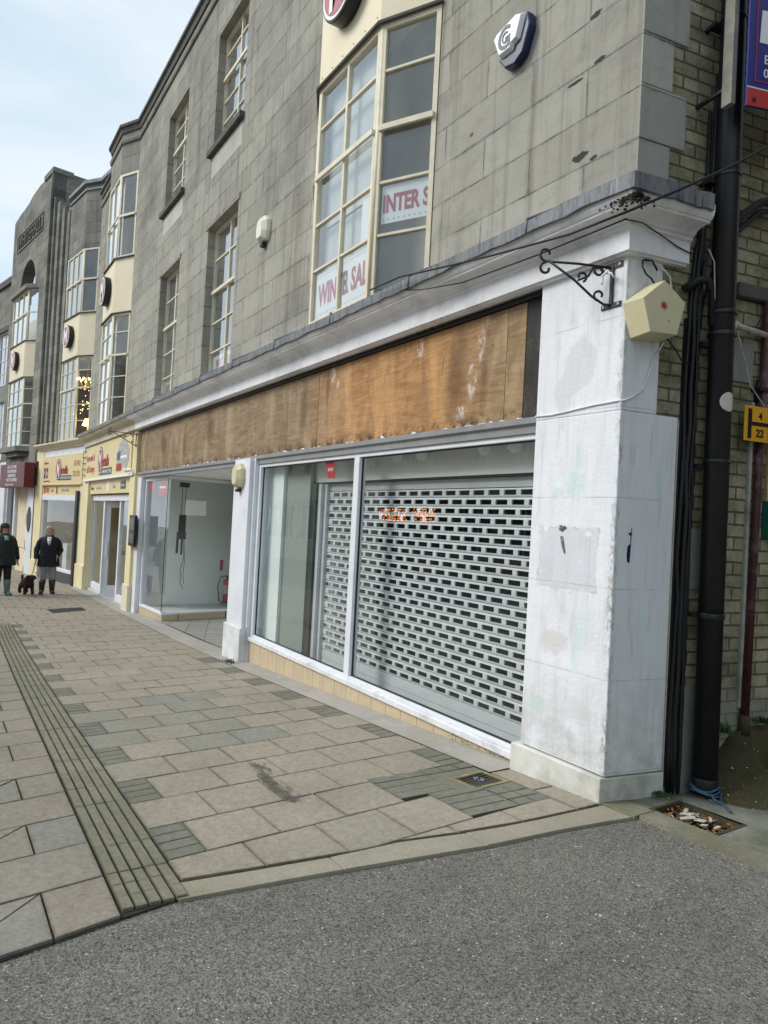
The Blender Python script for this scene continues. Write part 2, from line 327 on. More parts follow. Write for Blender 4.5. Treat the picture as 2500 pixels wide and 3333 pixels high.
def glassmat(name,tint=(.86,.93,.90),rough=.0,f=1.5,dust_haze=0.0,fm=1.5):
    k=NT(name); k.t.nodes.remove(k.b)
    tr=k.n('ShaderNodeBsdfTransparent'); tr.inputs[0].default_value=(*tint,1); gl=k.n('ShaderNodeBsdfGlossy'); gl.inputs['Roughness'].default_value=rough; gl.inputs[0].default_value=(.96,.98,1,1)
    ge=k.n('ShaderNodeNewGeometry'); dt=k.n('ShaderNodeVectorMath',operation='DOT_PRODUCT'); k.l(ge.outputs['Normal'],dt.inputs[0]); k.l(ge.outputs['Incoming'],dt.inputs[1]); sch=k.math('ADD',k.math('MULTIPLY',k.math('POWER',k.math('SUBTRACT',1.0,k.math('ABSOLUTE',dt.outputs['Value'])),5.0),.957),.043)
    bp=k.n('ShaderNodeBump'); bp.inputs['Strength'].default_value=.08; bp.inputs['Distance'].default_value=.02; k.l(k.noise(k.pos(),1.3,2,.5),bp.inputs['Height']); k.l(bp.outputs[0],gl.inputs['Normal'])
    f2=k.math('MULTIPLY',sch,fm,clamp=True)
    m=k.n('ShaderNodeMixShader'); k.l(f2,m.inputs[0]); k.l(tr.outputs[0],m.inputs[1]); k.l(gl.outputs[0],m.inputs[2]); res=m.outputs[0]
    if dust_haze:
        df=k.n('ShaderNodeBsdfDiffuse'); df.inputs[0].default_value=(.62,.64,.62,1); m2=k.n('ShaderNodeMixShader')
        k.l(k.ramp(k.noise(k.scale(k.pos(),1,1,.5),3,6,.7),.35,.75,dust_haze*.4,dust_haze*1.5),m2.inputs[0]); k.l(res,m2.inputs[1]); k.l(df.outputs[0],m2.inputs[2]); res=m2.outputs[0]  # pale film: dust, plus a painted haze that lightens the panes
    k.l(res,k.out.inputs[0]); return k.mat
def asphalt():
    k=NT('asphalt'); p=k.pos()
    def cells(sc,ch=0):
        v=k.n('ShaderNodeTexVoronoi'); k.l(p,v.inputs['Vector']); v.inputs['Scale'].default_value=sc; q=k.n('ShaderNodeSeparateColor'); k.l(v.outputs['Color'],q.inputs[0]); return v.outputs['Distance'],q.outputs[0],q.outputs[1]
    d1,a1,b1=cells(120); d2,a2,b2=cells(210); d3,a3,b3=cells(46)
    base=k.mix(k.ramp(k.noise(p,.7,5,.65),.32,.68),(.138,.131,.117),(.195,.186,.166))
    c=k.mix(k.ramp(a1,.0,1.0,0,.8),k.mix(1,base,(.52,.52,.52,1),'MULTIPLY'),k.mix(1,base,(1.55,1.52,1.46,1),'MULTIPLY'))
    c=k.mix(k.math('MULTIPLY',k.math('GREATER_THAN',a2,.72),.6),c,k.mix(1,base,(1.7,1.66,1.55,1),'MULTIPLY'))
    c=k.mix(k.math('MULTIPLY',k.math('LESS_THAN',a2,.2),.7),c,(.05,.05,.052,1))
    c=k.mix(k.math('MULTIPLY',k.math('GREATER_THAN',a3,.93),k.ramp(d3,.25,.4,.8,0)),c,(.045,.047,.055,1))
    c=k.mix(k.math('MULTIPLY',k.math('GREATER_THAN',b3,.955),k.ramp(d3,.12,.26,1,0)),c,(.60,.58,.53,1))
    c=k.mix(k.math('MULTIPLY',k.math('GREATER_THAN',b1,.965),k.ramp(d1,.25,.45,.9,0)),c,(.58,.56,.52,1))
    v3=k.n('ShaderNodeTexVoronoi'); k.l(k.scale(p,1,1.5,1),v3.inputs['Vector']); v3.inputs['Scale'].default_value=2.2
    gum=k.math('MULTIPLY',k.ramp(v3.outputs['Distance'],.03,.05,1,0),k.ramp(k.noise(p,50,2,.5),.42,.52)); c=k.mix(gum,c,(.62,.60,.56,1))
    c=k.mix(k.ramp(k.noise(k.scale(p,1.6,.5,1),1.1,6,.7),.48,.66,0,.5),c,k.mix(1,c,(.62,.62,.63,1),'MULTIPLY')); c=k.mix(k.ramp(k.noise(p,11,5,.75),.5,.7,0,.4),c,k.mix(1,c,(1.3,1.28,1.22,1),'MULTIPLY'))
    h=k.math('ADD',k.math('MULTIPLY',a1,.6),k.noise(p,60,3,.6)); k.bump(h,.45,.005)
    return k.fin(c,.85,0,.3)
def pavermat(name,base,alt,moss=.0):
    k=NT(name); p=k.pos(); at=k.n('ShaderNodeAttribute'); at.attribute_name='tint'; at.attribute_type='GEOMETRY'
    c=k.mix(at.outputs['Fac'],base,alt); ed=k.n('ShaderNodeAttribute'); ed.attribute_name='edge'; ed.attribute_type='GEOMETRY'
    c=k.mix(k.ramp(k.noise(p,1.1,3,.5),.3,.7),c,k.mix(1,c,(.86,.87,.84,1),'MULTIPLY'))
    c=k.mix(k.math('MULTIPLY',k.math('POWER',ed.outputs['Fac'],2.2),k.ramp(k.noise(p,6,5,.7),.3,.62,.1,.7)),c,k.mix(1,c,(.5,.49,.43,1),'MULTIPLY'))
    c=k.mix(k.ramp(k.noise(p,26,6,.85),.42,.62,0,.65),c,k.mix(1,c,(.6,.58,.54,1),'MULTIPLY'))
    c=k.mix(k.ramp(k.noise(p,160,3,.7),.5,.68,0,.5),c,k.mix(1,c,(1.35,1.33,1.3,1),'MULTIPLY'))
    c=k.mix(k.ramp(k.noise(p,2.3,6,.65),.3,.7,0,.5),c,k.mix(1,c,(.74,.73,.70,1),'MULTIPLY'))
    c=k.mix(k.ramp(k.noise(p,70,5,.7),.35,.7,0,.45),c,k.mix(1,c,(.66,.64,.6,1),'MULTIPLY'))
    c=k.mix(k.ramp(k.noise(p,.5,4,.6),.45,.7,0,.35),c,k.mix(1,c,(.8,.82,.74,1),'MULTIPLY'))
    spt=k.math('MULTIPLY',k.ramp(k.vor(p,4.3),.02,.035,1,0),k.ramp(k.noise(p,3,2,.5),.5,.55)); c=k.mix(spt,c,(.55,.53,.48,1))
    sp2=k.math('MULTIPLY',k.ramp(k.vor(k.scale(p,1,1.3,1),9.1),.03,.05,1,0),k.ramp(k.noise(p,2.1,2,.5),.55,.6)); c=k.mix(sp2,c,(.10,.095,.085,1))
    if moss: c=k.mix(k.ramp(k.noise(p,5,5,.7),.4,.65,0,moss),c,(.12,.13,.06,1))
    k.bump(k.math('ADD',k.noise(p,60,5,.7),k.math('MULTIPLY',k.noise(p,9,3,.5),.6)),.5,.004)
    return k.fin(c,.85,0,.25)
def concrete(name,c1,c2,moss=.6,mc=(.085,.10,.04)):
    k=NT(name); p=k.pos(); c=k.mix(k.ramp(k.noise(p,3,6,.7),.3,.7),c1,c2)
    c=k.mix(k.ramp(k.noise(p,1.9,6,.7),.42,.62,0,moss),c,mc); c=k.mix(k.ramp(k.noise(p,80,4,.7),.4,.7,0,.5),c,k.mix(1,c,(.55,.55,.55,1),'MULTIPLY'))
    c=k.mix(k.ramp(k.vor(p,60),.1,.16,.35,0),c,(.42,.41,.37,1))
    k.bump(k.noise(p,45,5,.7),.6,.006); return k.fin(c,.9,0,.2)
M={}
M['stone']=stone('ashlar_stone',FM,(.335,.322,.283),(.398,.383,.338),(.085,.08,.066),zoff=.147,off=.15,streak=.85,dark=.5,spots=[(-3.24,3.98,.07,.03),(-3.13,3.93,.03,.015),(-3.17,4.865,.05,.02),(-3.12,4.55,.05,.014),(-3.32,4.50,.10,.012)])
M['stone_side']=stone('ashlar_quoin_stone',FS,(.37,.36,.325),(.46,.45,.405),(.10,.098,.088),zoff=.147,bw=4,streak=.4)
M['stone_dark']=stone('sooty_stone',F2,(.22,.215,.19),(.32,.31,.275),(.055,.054,.05),bw=.85,zoff=.147,dark=.75,streak=.9)
M['stone_trim']=plain('stone_trim',(.22,.215,.19),.85,var=.25,sc=3,bump=.4,dirt=(.05,.05,.045,.8))
M['sill']=plain('dark_sill_stone',(.085,.08,.072),.85,var=.3,sc=5,bump=.4)
M['brick']=brickmat('yellow_stock_brick',FS)
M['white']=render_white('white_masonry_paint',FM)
M['white_shaded']=render_white('white_masonry_paint_shaded',FS,(.80,.815,.83))
M['white_plain']=plain('white_gloss_paint',(.78,.79,.84),.45,var=.06,sc=4,dirt=(.42,.42,.42,.35))
M['cornice']=plain('cornice_white_paint',(.86,.86,.89),.55,var=.06,sc=3,bump=.35,dirt=(.36,.35,.34,.75))
M['cornice_cream']=plain('cornice_cream_paint',(.66,.60,.46),.6,var=.1,sc=3,bump=.2,dirt=(.30,.27,.2,.6))
k=NT('lead_flashing'); p=k.pos(); c=k.mix(k.ramp(k.noise(k.scale(p,9,9,2),2,5,.7),.35,.65),(.12,.128,.142),(.225,.232,.245))
c=k.mix(k.ramp(k.noise(k.scale(p,26,26,3),1,4,.7),.55,.66,0,.8),c,(.05,.055,.07,1)); c=k.mix(k.ramp(k.noise(k.scale(p,20,20,2),1.7,4,.6),.58,.70,0,.5),c,(.42,.43,.44,1))
k.bump(k.noise(k.scale(p,12,12,5),2,4,.6),.6,.01); M['lead']=k.fin(c,.6,.1,.4)
M['cream']=plain('cream_panel',(.80,.70,.50),.6,var=.05,sc=3,dirt=(.6,.5,.33,.35))
M['cream_frame']=plain('cream_window_paint',(.74,.66,.50),.5,var=.1,sc=8,dirt=(.45,.38,.26,.4))
M['yellow']=plain('pale_yellow_paint',(.80,.70,.43),.65,var=.06,sc=2.5,dirt=(.62,.55,.40,.5))
M['signcream']=plain('cream_sign_board',(.74,.61,.33),.45,var=.05,sc=2)
M['ply']=plymat()
M['black']=plain('black_paint',(.012,.012,.014),.35,var=.3,sc=10)
M['blackpipe']=plain('black_cast_iron',(.012,.0125,.015),.42,.0,var=.3,sc=9,spec=.5,bump=.1)
M['cable']=plain('black_cable',(.012,.012,.013),.5,var=.2)
M['iron']=plain('wrought_iron',(.015,.015,.016),.5,var=.3,spec=.5)
M['tar']=plain('tar_strip',(.035,.034,.033),.8,var=.4,sc=6,bump=.5,dirt=(.35,.24,.13,.5))
M['glass']=glassmat('shop_glass',(.945,.965,.965),f=1.42,fm=1.6)
M['upglass']=glassmat('old_window_glass',(.90,.93,.93),f=1.5,dust_haze=.10,fm=2.6)
M['tile']=None
M['asphalt']=asphalt()
M['paver']=pavermat('buff_paving',(.45,.392,.325),(.355,.338,.295))
M['paverb']=pavermat('brown_paving',(.375,.33,.28),(.335,.328,.295))
M['block']=pavermat('small_grey_setts',(.27,.262,.225),(.22,.218,.19),.2)
M['strip']=pavermat('mossy_ribbed_slabs',(.34,.315,.25),(.28,.265,.215),.4)
M['joint']=plain('dark_joint_soil',(.03,.028,.022),.95,var=.4,sc=8,dirt=(.04,.045,.018,.6))
M['kerb']=concrete('kerb_stone',(.31,.28,.22),(.40,.36,.285),.35,(.22,.20,.08))
M['alley']=concrete('green_concrete',(.17,.17,.14),(.32,.32,.27),.75,(.075,.085,.035))
M['bank']=concrete('earth_bank',(.05,.038,.022),(.10,.085,.05),.5,(.06,.065,.022))
M['thresh']=concrete('threshold_concrete',(.38,.355,.315),(.48,.445,.40),.15)
M['galv']=plain('grey_shutter_metal',(.63,.66,.67),.5,.1,var=.06,sc=3,spec=.5,dirt=(.36,.39,.39,.3))
M['inner']=plain('interior_wall_paint',(.85,.88,.84),.8,var=.05,sc=1)
M['inner_white']=plain('interior_white_panel',(.84,.90,.87),.7,var=.04,sc=1)
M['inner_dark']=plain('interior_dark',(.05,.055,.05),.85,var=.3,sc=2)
M['inner_up']=plain('upper_room_wall',(.72,.69,.60),.85,var=.1,sc=1)
M['carpet']=plain('grey_floor',(.50,.51,.49),.9,var=.2,sc=5)
M['wood']=plain('pale_wood',(.50,.36,.20),.6,var=.15,sc=9)
M['red']=plain('red_plastic',(.55,.015,.02),.35,var=.06)
M['redt']=plain('red_lettering',(.38,.012,.02),.5,var=.05)
M['maroon']=plain('maroon_sign_face',(.12,.012,.022),.4,var=.1)
M['signw']=plain('white_lettering',(.85,.85,.85),.5,var=.02)
M['navy']=plain('navy_plastic',(.01,.014,.07),.3,var=.2)
M['blue']=plain('blue_sign_face',(.02,.03,.22),.35,var=.06)
M['signred']=plain('red_sign_band',(.50,.04,.035),.35,var=.05)
M['hyd']=plain('yellow_hydrant_plate',(.78,.40,.02),.4,var=.08,sc=12,dirt=(.35,.2,.05,.4))
M['bellc']=plain('ivory_bell_box',(.66,.60,.38),.5,var=.04,sc=6,dirt=(.45,.4,.24,.3))
M['bellw2']=plain('pale_ivory_box',(.78,.76,.62),.45,var=.05)
M['bellw']=plain('white_bell_box',(.84,.86,.86),.4,var=.03)
M['greyt']=plain('grey_lettering',(.13,.13,.15),.5,var=.05)
M['maroonpipe']=plain('maroon_pipe',(.075,.022,.024),.5,var=.3,sc=14,dirt=(.45,.42,.38,.35))
M['greybox']=plain('grey_board',(.22,.22,.20),.85,var=.15,sc=5,bump=.3)
M['green']=plain('green_box',(.01,.13,.10),.4,var=.1)
M['rope']=plain('blue_rope',(.04,.10,.16),.7,var=.35,sc=30)
M['litter']=plain('pale_litter',(.45,.44,.38),.8,var=.3,sc=20)
M['leaf']=plain('brown_leaf',(.22,.11,.03),.8,var=.4,sc=20)
M['weed']=plain('weed_green',(.05,.10,.02),.7,var=.35,sc=20)
M['coverm']=plain('rusty_iron_cover',(.07,.048,.038),.6,.4,var=.4,sc=20,bump=.5)
M['gold']=plain('gilt_lamp',(.6,.4,.1),.3,.6)
k=NT('lit_bulbs'); k.b.inputs['Emission Color'].default_value=(1,.72,.25,1); k.b.inputs['Emission Strength'].default_value=5; M['bulb']=k.fin((1,.8,.4),.4)
k=NT('orange_led'); k.b.inputs['Emission Color'].default_value=(1,.28,.05,1); k.b.inputs['Emission Strength'].default_value=8; M['led']=k.fin((1,.3,.05),.4)
def tilemat():
    k=NT('beige_stallriser_tile'); uv=k.uv(FM); br=k.n('ShaderNodeTexBrick'); br.offset=0; k.l(uv,br.inputs['Vector']); br.inputs['Scale'].default_value=1
    br.inputs['Brick Width'].default_value=.24; br.inputs['Row Height'].default_value=5; br.inputs['Mortar Size'].default_value=.003
    br.inputs['Color1'].default_value=(.62,.50,.34,1); br.inputs['Color2'].default_value=(.56,.45,.31,1); br.inputs['Mortar'].default_value=(.14,.11,.08,1)
    c=k.mix(k.ramp(k.noise(uv,12,5,.7),.5,.75,0,.5),br.outputs[0],(.36,.28,.18,1))
    sp=k.n('ShaderNodeSeparateXYZ'); k.l(uv,sp.inputs[0]); c=k.mix(k.math('MULTIPLY',k.ramp(sp.outputs[0],-4.6,-4.2),k.ramp(k.noise(uv,60,4,.7),.5,.6)),c,(.06,.045,.03,1))
    return k.fin(c,.45,0,.4)
M['tile']=tilemat()
# ================================================================== SETTING
def strip_sheet(name,mat,xs,y0f,y1f,dz,kind='structure',ny=1):
    mb=MB()
    for i in range(len(xs)-1):
        for j in range(ny):
            P=[]
            for x,t in ((xs[i],j/ny),(xs[i+1],j/ny),(xs[i+1],(j+1)/ny),(xs[i],(j+1)/ny)):
                y=y0f(x)+(y1f(x)-y0f(x))*t; P.append((x,y,gz(x)+dz))
            mb.quad(*P)
    return mb.build(name,mat,kind=kind)
XS=[-200,-120,-80,-60,-40,-30,-22,-17,-14.9,-11,-8.2,-5.5,-2.78,0,6,12,30,60]
xr=sorted(XS+[-2.59,-2.21]); yr_=[-80,-20,0,3.535,3.785,20,120]; mb=MB()
for i in range(len(xr)-1):
    for j in range(len(yr_)-1):
        if xr[i]==-2.59 or (xr[i]<-2.21 and xr[i]>-2.59):
            if yr_[j]==3.535: continue
        mb.quad(*[(x,y,gz(x)-.020) for x,y in ((xr[i],yr_[j]),(xr[i+1],yr_[j]),(xr[i+1],yr_[j+1]),(xr[i],yr_[j+1]))])
mb.build('road',M['asphalt'],kind='structure')
# paving bed under the slabs
bedx=[-60,-40,-30,-22,-17,-14.9,-11,-8.2,-5.5,-2.95]
mb=MB()
for i in range(len(bedx)-1):
    a,b=bedx[i],bedx[i+1]; mb.quad((a,-3.2,gz(a)-.015),(b,-3.2,gz(b)-.015),(b,3.42,gz(b)-.015),(a,3.42,gz(a)-.015))
def edge_x(y):   # road edge of the crossing
    T=[(-3.2,-2.2),(.26,-2.72),(.46,-2.76),(.68,-2.81),(.89,-2.85),(1.26,-2.81),(1.72,-2.75),(2.37,-2.66),(2.89,-2.63),(3.42,-2.56)]
    for i in range(len(T)-1):
        if y<=T[i+1][0]: t=(y-T[i][0])/(T[i+1][0]-T[i][0]); return T[i][1]+t*(T[i+1][1]-T[i][1])
    return T[-1][1]
ys=[-3.2,-2,-1,0,.26,.46,.68,.89,1.26,1.72,2.37,2.89,3.42]
for i in range(len(ys)-1):
    a,b=ys[i],ys[i+1]; mb.quad((-2.95,a,gz(-2.95)-.012),(edge_x(a)-.01,a,gz(edge_x(a))-.012),(edge_x(b)-.01,b,gz(edge_x(b))-.012),(-2.95,b,gz(-2.95)-.012))
mb.build('pavement_bed',M['joint'],kind='structure')
class Slabs:
    def __init__(s): s.mb=MB(); s.t=[]; s.e=[]
    def add(s,pts,tint=None,dz=0,gap=.0045,h=.02,mi=0):
        if tint is None: tint=random.random()**2*.4
        c=Vector((sum(p[0] for p in pts)/len(pts),sum(p[1] for p in pts)/len(pts))); q=[]
        tx,ty=random.uniform(-.004,.004),random.uniform(-.004,.004); j=random.uniform(-.0015,.0015)
        n=len(pts); P=[Vector(p[:2]) for p in pts]
        ar=sum(P[i].x*P[(i+1)%n].y-P[(i+1)%n].x*P[i].y for i in range(n))
        if ar<0: P=P[::-1]
        for i in range(n):
            e0=(P[i]-P[i-1]).normalized(); e1=(P[(i+1)%n]-P[i]).normalized(); n0=Vector((-e0.y,e0.x)); n1=Vector((-e1.y,e1.x)); m=(n0+n1).normalized()
            q.append(P[i]+m*min(gap/max(.3,m.dot(n0)),.02))
        def zz(p,extra=0): return gz(p.x)+dz+j+tx*(p.x-c.x)+ty*(p.y-c.y)-extra
        sz=min((p-c).length for p in q)
        i0=[p+(c-p).normalized()*min(.035,sz*.5) for p in q]; inn=[p+(c-p).normalized()*.0025 for p in q]
        v=[(p.x,p.y,zz(p)) for p in i0]+[(p.x,p.y,zz(p)) for p in inn]+[(p.x,p.y,zz(p,.002)) for p in q]+[(p.x,p.y,zz(p,h)) for p in q]
        f=[list(range(n))]+[(k_*n+i,(k_+1)*n+i,(k_+1)*n+(i+1)%n,k_*n+(i+1)%n) for k_ in range(3) for i in range(n)]
        s.mb.add(v,f,mi); s.t+=[tint]*len(v); s.e+=[0.0]*n+[1.0]*n+[1.0]*(2*n)
    def build(s,name,mats):
        o=s.mb.build(name,mats,kind='structure',recalc=False); a=o.data.attributes.new('tint','FLOAT','POINT')
        a.data.foreach_set('value',s.t); a=o.data.attributes.new('edge','FLOAT','POINT'); a.data.foreach_set('value',s.e); return o
SK=-.092
def rowx(k,y): return -3.245-.4035*k+SK*(y-1.17)
def strip_r(x): return .96+.0165*(-3.6-x)
S=Slabs()
def clip(poly,f):   # keep side where f(p)>=0
    out=[]
    for i in range(len(poly)):
        a,b=poly[i-1],poly[i]; fa,fb=f(a),f(b)
        if (fa>=0)!=(fb>=0): t=fa/(fa-fb); out.append((a[0]+(b[0]-a[0])*t,a[1]+(b[1]-a[1])*t))
        if fb>=0: out.append(b)
    return out
COV=(-3.62,-3.28,2.82,3.14)
kerbtop=[(-3.0,.95),(-2.95,1.33),(-2.90,1.72),(-2.92,1.93),(-2.83,2.4),(-2.80,2.69),(-2.78,3.4)]
def ktop(y):
    for i in range(len(kerbtop)-1):
        if y<=kerbtop[i+1][0+1]: a,b=kerbtop[i],kerbtop[i+1]; t=(y-a[1])/(b[1]-a[1]); return a[0]+t*(b[0]-a[0])
    return -2.78
def slab(poly,**k):
    poly=clip(poly,lambda p:3.145-p[1]); 
    if len(poly)>2: poly=clip(poly,lambda p:ktop(p[1])-.012-p[0])
    if len(poly)>2: S.add(poly,**k)
def grey(x,y): return -6.9<x<-5.1 and y<2.25 and random.random()<.75
for k in range(-2,95):
    for_off=(.13 if k%2 else .33)
    y=strip_r(rowx(k,1))+.006
    far=rowx(k,1)< -13.4
    if far: y=-3.0+.0
    y0b=y
    first=True
    # blocks at the left end of every second row
    if k%2==1 and not far and k>=1:
        xa=rowx(k-1,1.1); ye=1.16+.0125*(-4-xa); nb=4
        for b in range(nb):
            t0,t1=b/nb,(b+1)/nb
            def q(t,yy): return (rowx(k-1,yy)*(1-t)+rowx(k,yy)*t,yy)
            S.add([q(t0,y),q(t0,ye),q(t1,ye),q(t1,y)],mi=1,gap=.003)
        y=ye
    j=math.floor((y-1.13-(.0 if k%2 else .2))/.402)
    base=1.13+(.20 if k%2==0 else 0.0)+.0115*max(0,min(k,26))
    while base<=y+.08: base+=.402
    while base-.402>y+.08: base-=.402
    yy=y
    while yy<3.14:
        ye=min(base,3.2)
        if 3.2-ye<.12: ye=3.2
        P=[(rowx(k-1,yy),yy),(rowx(k-1,ye),ye),(rowx(k,ye),ye),(rowx(k,yy),yy)]
        cx,cy=sum(p[0] for p in P)/4,sum(p[1] for p in P)/4
        right_patch=(k%2==0) and ye>3.0 and 2<=k<=14
        if k==0 and ye>2.9: pass
        if k<=1 and k>=0 and ye>2.72 and yy<3.1:    # small setts round the stopcock cover
            x1,x0=rowx(k-1,2.9),rowx(k,2.9)
            n=4
            for b in range(n):
                for (ya,yb) in ((yy,min(2.90,ye)),(2.90,3.02),(3.02,3.145)):
                    if yb-ya<.04: continue
                    xa,xb=x1+(x0-x1)*b/n,x1+(x0-x1)*(b+1)/n; mx,my=(xa+xb)/2,(ya+yb)/2
                    if COV[0]-.04<mx<COV[1]+.02 and my>COV[2]-.0: continue
                    slab([(xa,ya),(xa,yb),(xb,yb),(xb,ya)],mi=1,gap=.003)
        elif right_patch:
            ys_=max(yy,2.93-.02)
            if ys_-yy>.05: slab([P[0],(rowx(k-1,ys_),ys_),(rowx(k,ys_),ys_),P[3]],tint=.9 if grey(cx,cy) else None)
            for b in range(4):
                t0,t1=b/4,(b+1)/4
                def q(t,y_): return (rowx(k-1,y_)*(1-t)+rowx(k,y_)*t,y_)
                slab([q(t0,ys_),q(t0,3.15),q(t1,3.15),q(t1,ys_)],mi=1,gap=.003)
        else:
            slab(P,tint=1.6 if grey(cx,cy) else None)
        yy=ye; base+=.402
        if far: first=False
S.add([(-3.90,2.72),(-3.20,2.72),(-3.20,3.146),(-3.90,3.146)],dz=-.005,mi=1,gap=.002)
for a,b in ((-3.55,-3.16),(-3.155,-2.80)): S.add([(a,3.15),(b,3.15),(b-.0,3.34),(a,3.34)],gap=.003)
S.build('pavement',[M['paver'],M['block']])
# ribbed guidance strip
S=Slabs()
yl=lambda x:.695+.0175*(-3.6-x); yr=lambda x:strip_r(x)
tx=[-2.86,-3.2,-4.12,-5.05,-5.97,-6.92,-7.9,-8.85,-9.8,-10.75,-11.7,-12.65,-13.6]
for i in range(len(tx)-1):
    a,b=tx[i],tx[i+1]; t=random.random()*.6
    for r in range(5):
        f0,f1=r/5,(r+1)/5
        g=.0045
        L=lambda x,f:yl(x)+(yr(x)-yl(x))*f
        n=3
        for m in range(n):
            xa,xb=a+(b-a)*m/n,a+(b-a)*(m+1)/n
            S.add([(xa-(.002 if m==0 else -.004),L(xa,f0)+g),(xa-(.002 if m==0 else -.004),L(xa,f1)-g),(xb+(.002 if m==n-1 else -.004),L(xb,f1)-g),(xb+(.002 if m==n-1 else -.004),L(xb,f0)+g)],tint=t,gap=.001,dz=.003)
S.build('ribbed_paving_strip',[M['strip']])
# paving on the street side of the strip
S=Slabs()
def lrow(x,k): return x
def lslab(poly,**kw):
    poly=clip(poly,lambda p:yl(p[0])-.006-p[1])
    if len(poly)>2: poly=clip(poly,lambda p:edge_x(p[1])-.012-p[0])
    if len(poly)>2: S.add(poly,**kw)
def kx(k,y): return -2.80-.405*k-.16*(y-.7)
for k in range(-4,28):
    y=.78+.0115*k; off=(.36 if k%2 else .55); n=0
    while y>-3.1:
        y2=y-(off if n==0 else (.44 if k<9 else .42)); n+=1
        P=[(kx(k-1,y2),y2),(kx(k-1,y),y),(kx(k,y),y),(kx(k,y2),y2)]
        if k in (1,3,5) and n==2:        # mitred slabs where the two layouts meet
            S_=[(P[0],P[1],P[2]),(P[0],P[2],P[3])]
            for tri in S_: lslab(list(tri),tint=random.random()*.8)
        elif k==3 and n==1: lslab(P,tint=1.7)
        else: lslab(P)
        y=y2
S.build('street_side_pavement',[M['paverb']])
# dropped kerb stones
S=Slabs()
kp=[.90,1.62,2.36,3.33]
for i in range(3):
    ya,yb=kp[i],kp[i+1]; ymid=[ya+(yb-ya)*t/4 for t in range(5)]
    pts=[(ktop(y_)+.004,y_) for y_ in ymid]+[(edge_x(y_),y_) for y_ in ymid[::-1]]
    S.add(pts,tint=random.random(),gap=.003,dz=-.004,h=.04)
S.build('kerb',[M['kerb']])
S=Slabs()
for a,b in ((-2.56,-1.66),(-1.65,-.75),(-.74,.16),(.17,1.07),(1.08,1.98)): S.add([(a,3.365),(b,3.365+.01),(b,3.51),(a,3.51)],gap=.003,dz=.004,h=.05)
S.add([(-2.80,3.336),(-2.565,3.336),(-2.57,3.515),(-2.79,3.515)],gap=.004,dz=.0,h=.05)
S.build('alley_kerb',[concrete('mossy_kerb',(.23,.215,.17),(.31,.285,.22),.55,(.13,.13,.06))])
# alley floor
mb=MB(); xs=[-2.9,-2.6,-2.2,-1,0,2,3]
def agz(x,y): return gz(x)-.004+max(0,y-3.6)*.02
ysn=[3.50,3.52,3.80,3.84,4.3,5.2,6.5,9,14]
for i in range(len(xs)-1):
    for j in range(len(ysn)-1):
        if xs[i]>=-2.61 and xs[i+1]<=-2.19 and ysn[j]>=3.51 and ysn[j+1]<=3.83: continue
        mb.quad(*[(x,y,agz(x,y)) for x,y in ((xs[i],ysn[j]),(xs[i+1],ysn[j]),(xs[i+1],ysn[j+1]),(xs[i],ysn[j+1]))])
mb.build('alley_ground',M['alley'],kind='structure')
# earth bank at the foot of the side wall
mb=MB()
def bk(s_): return max(0,min(1,(s_-.66)/.35))
prev=None
random.seed(51)
for i in range(40):
    s_=.62+i*.12; t=bk(s_); r=random.uniform(-.02,.02)
    ring=[FS(s_,.36*t+.02*i*.12,.0),FS(s_,.345*t+.02*i*.12,.06),FS(s_,.30*t+r*.5,.13),FS(s_,.16*t+r,.26+r),FS(s_,.05*t,.42+r),FS(s_,-.02,.55+r)]
    if prev: mb.add(prev+ring,[(q,q+1,6+q+1,6+q) for q in range(5)],0,True)
    prev=ring
mb.build('earth_bank',M['bank'],kind='structure')
mb=MB(); random.seed(14)
for i in range(420):
    s_=random.uniform(.72,1.9); c_=random.uniform(.10,.62); t=bk(s_); z=(.33-max(0,c_-.1)*.62)*t+.012 if c_<.6 else .03
    p=FS(s_,max(z,.004),c_); r=random.uniform(.003,.012); a=random.uniform(0,6.28)
    mb.add([p+Vector((math.cos(a+q*2.1)*r*random.uniform(.6,1.4),math.sin(a+q*2.1)*r,random.uniform(-.3,.3)*r)) for q in range(3)]+[p+Vector((0,0,r*.9))],[(0,1,3),(1,2,3),(2,0,3),(0,2,1)],random.choice((0,0,0,1,2)))
mb.build('rubble_bits',[M['bank'],M['leaf'],M['litter']],label='crumbs of rubble and dead leaves scattered on the earth bank',cat='rubble',kind='stuff',recalc=False)
# shop threshold strip between paving and building
mb=MB()
xt=[-22.5,-17,-14.9,-11,-8.2,-5.5,-3.56]
for i in range(len(xt)-1):
    a,b=xt[i],xt[i+1]; mb.quad((a,3.147,gz(a)+.001),(b,3.147,gz(b)+.001),(b,3.50,gz(b)+.006),(a,3.50,gz(a)+.006))
mb.build('threshold_path',M['thresh'],kind='structure')
# small stopcock cover, far cover, gully
t=thing('stopcock_cover',(-3.45,2.98,gz(-3.45)),'small square rusty iron stopcock cover with pale blue mark near the white pillar','cover')
mb=MB(); c_=[(-3.36,2.87),(-3.55,2.86),(-3.58,3.09),(-3.38,3.1)]
cx=sum(p[0] for p in c_)/4; cy=sum(p[1] for p in c_)/4
mb.prism([(x,y,gz(x)-.006) for x,y in c_],(0,0,.008)); 
for i in range(5):
    f=.15+.17*i; a=[c_[0][q]+(c_[1][q]-c_[0][q])*f for q in (0,1)]; b=[c_[3][q]+(c_[2][q]-c_[3][q])*f for q in (0,1)]
    mb.cyl((a[0],a[1]+.01,gz(cx)+.003),(b[0],b[1]-.01,gz(cx)+.003),.003,6)
mb.build('lid',M['coverm'],t)
mb=MB(); e=[(cx+(x-cx)*1.32,cy+(y-cy)*1.32) for x,y in c_]
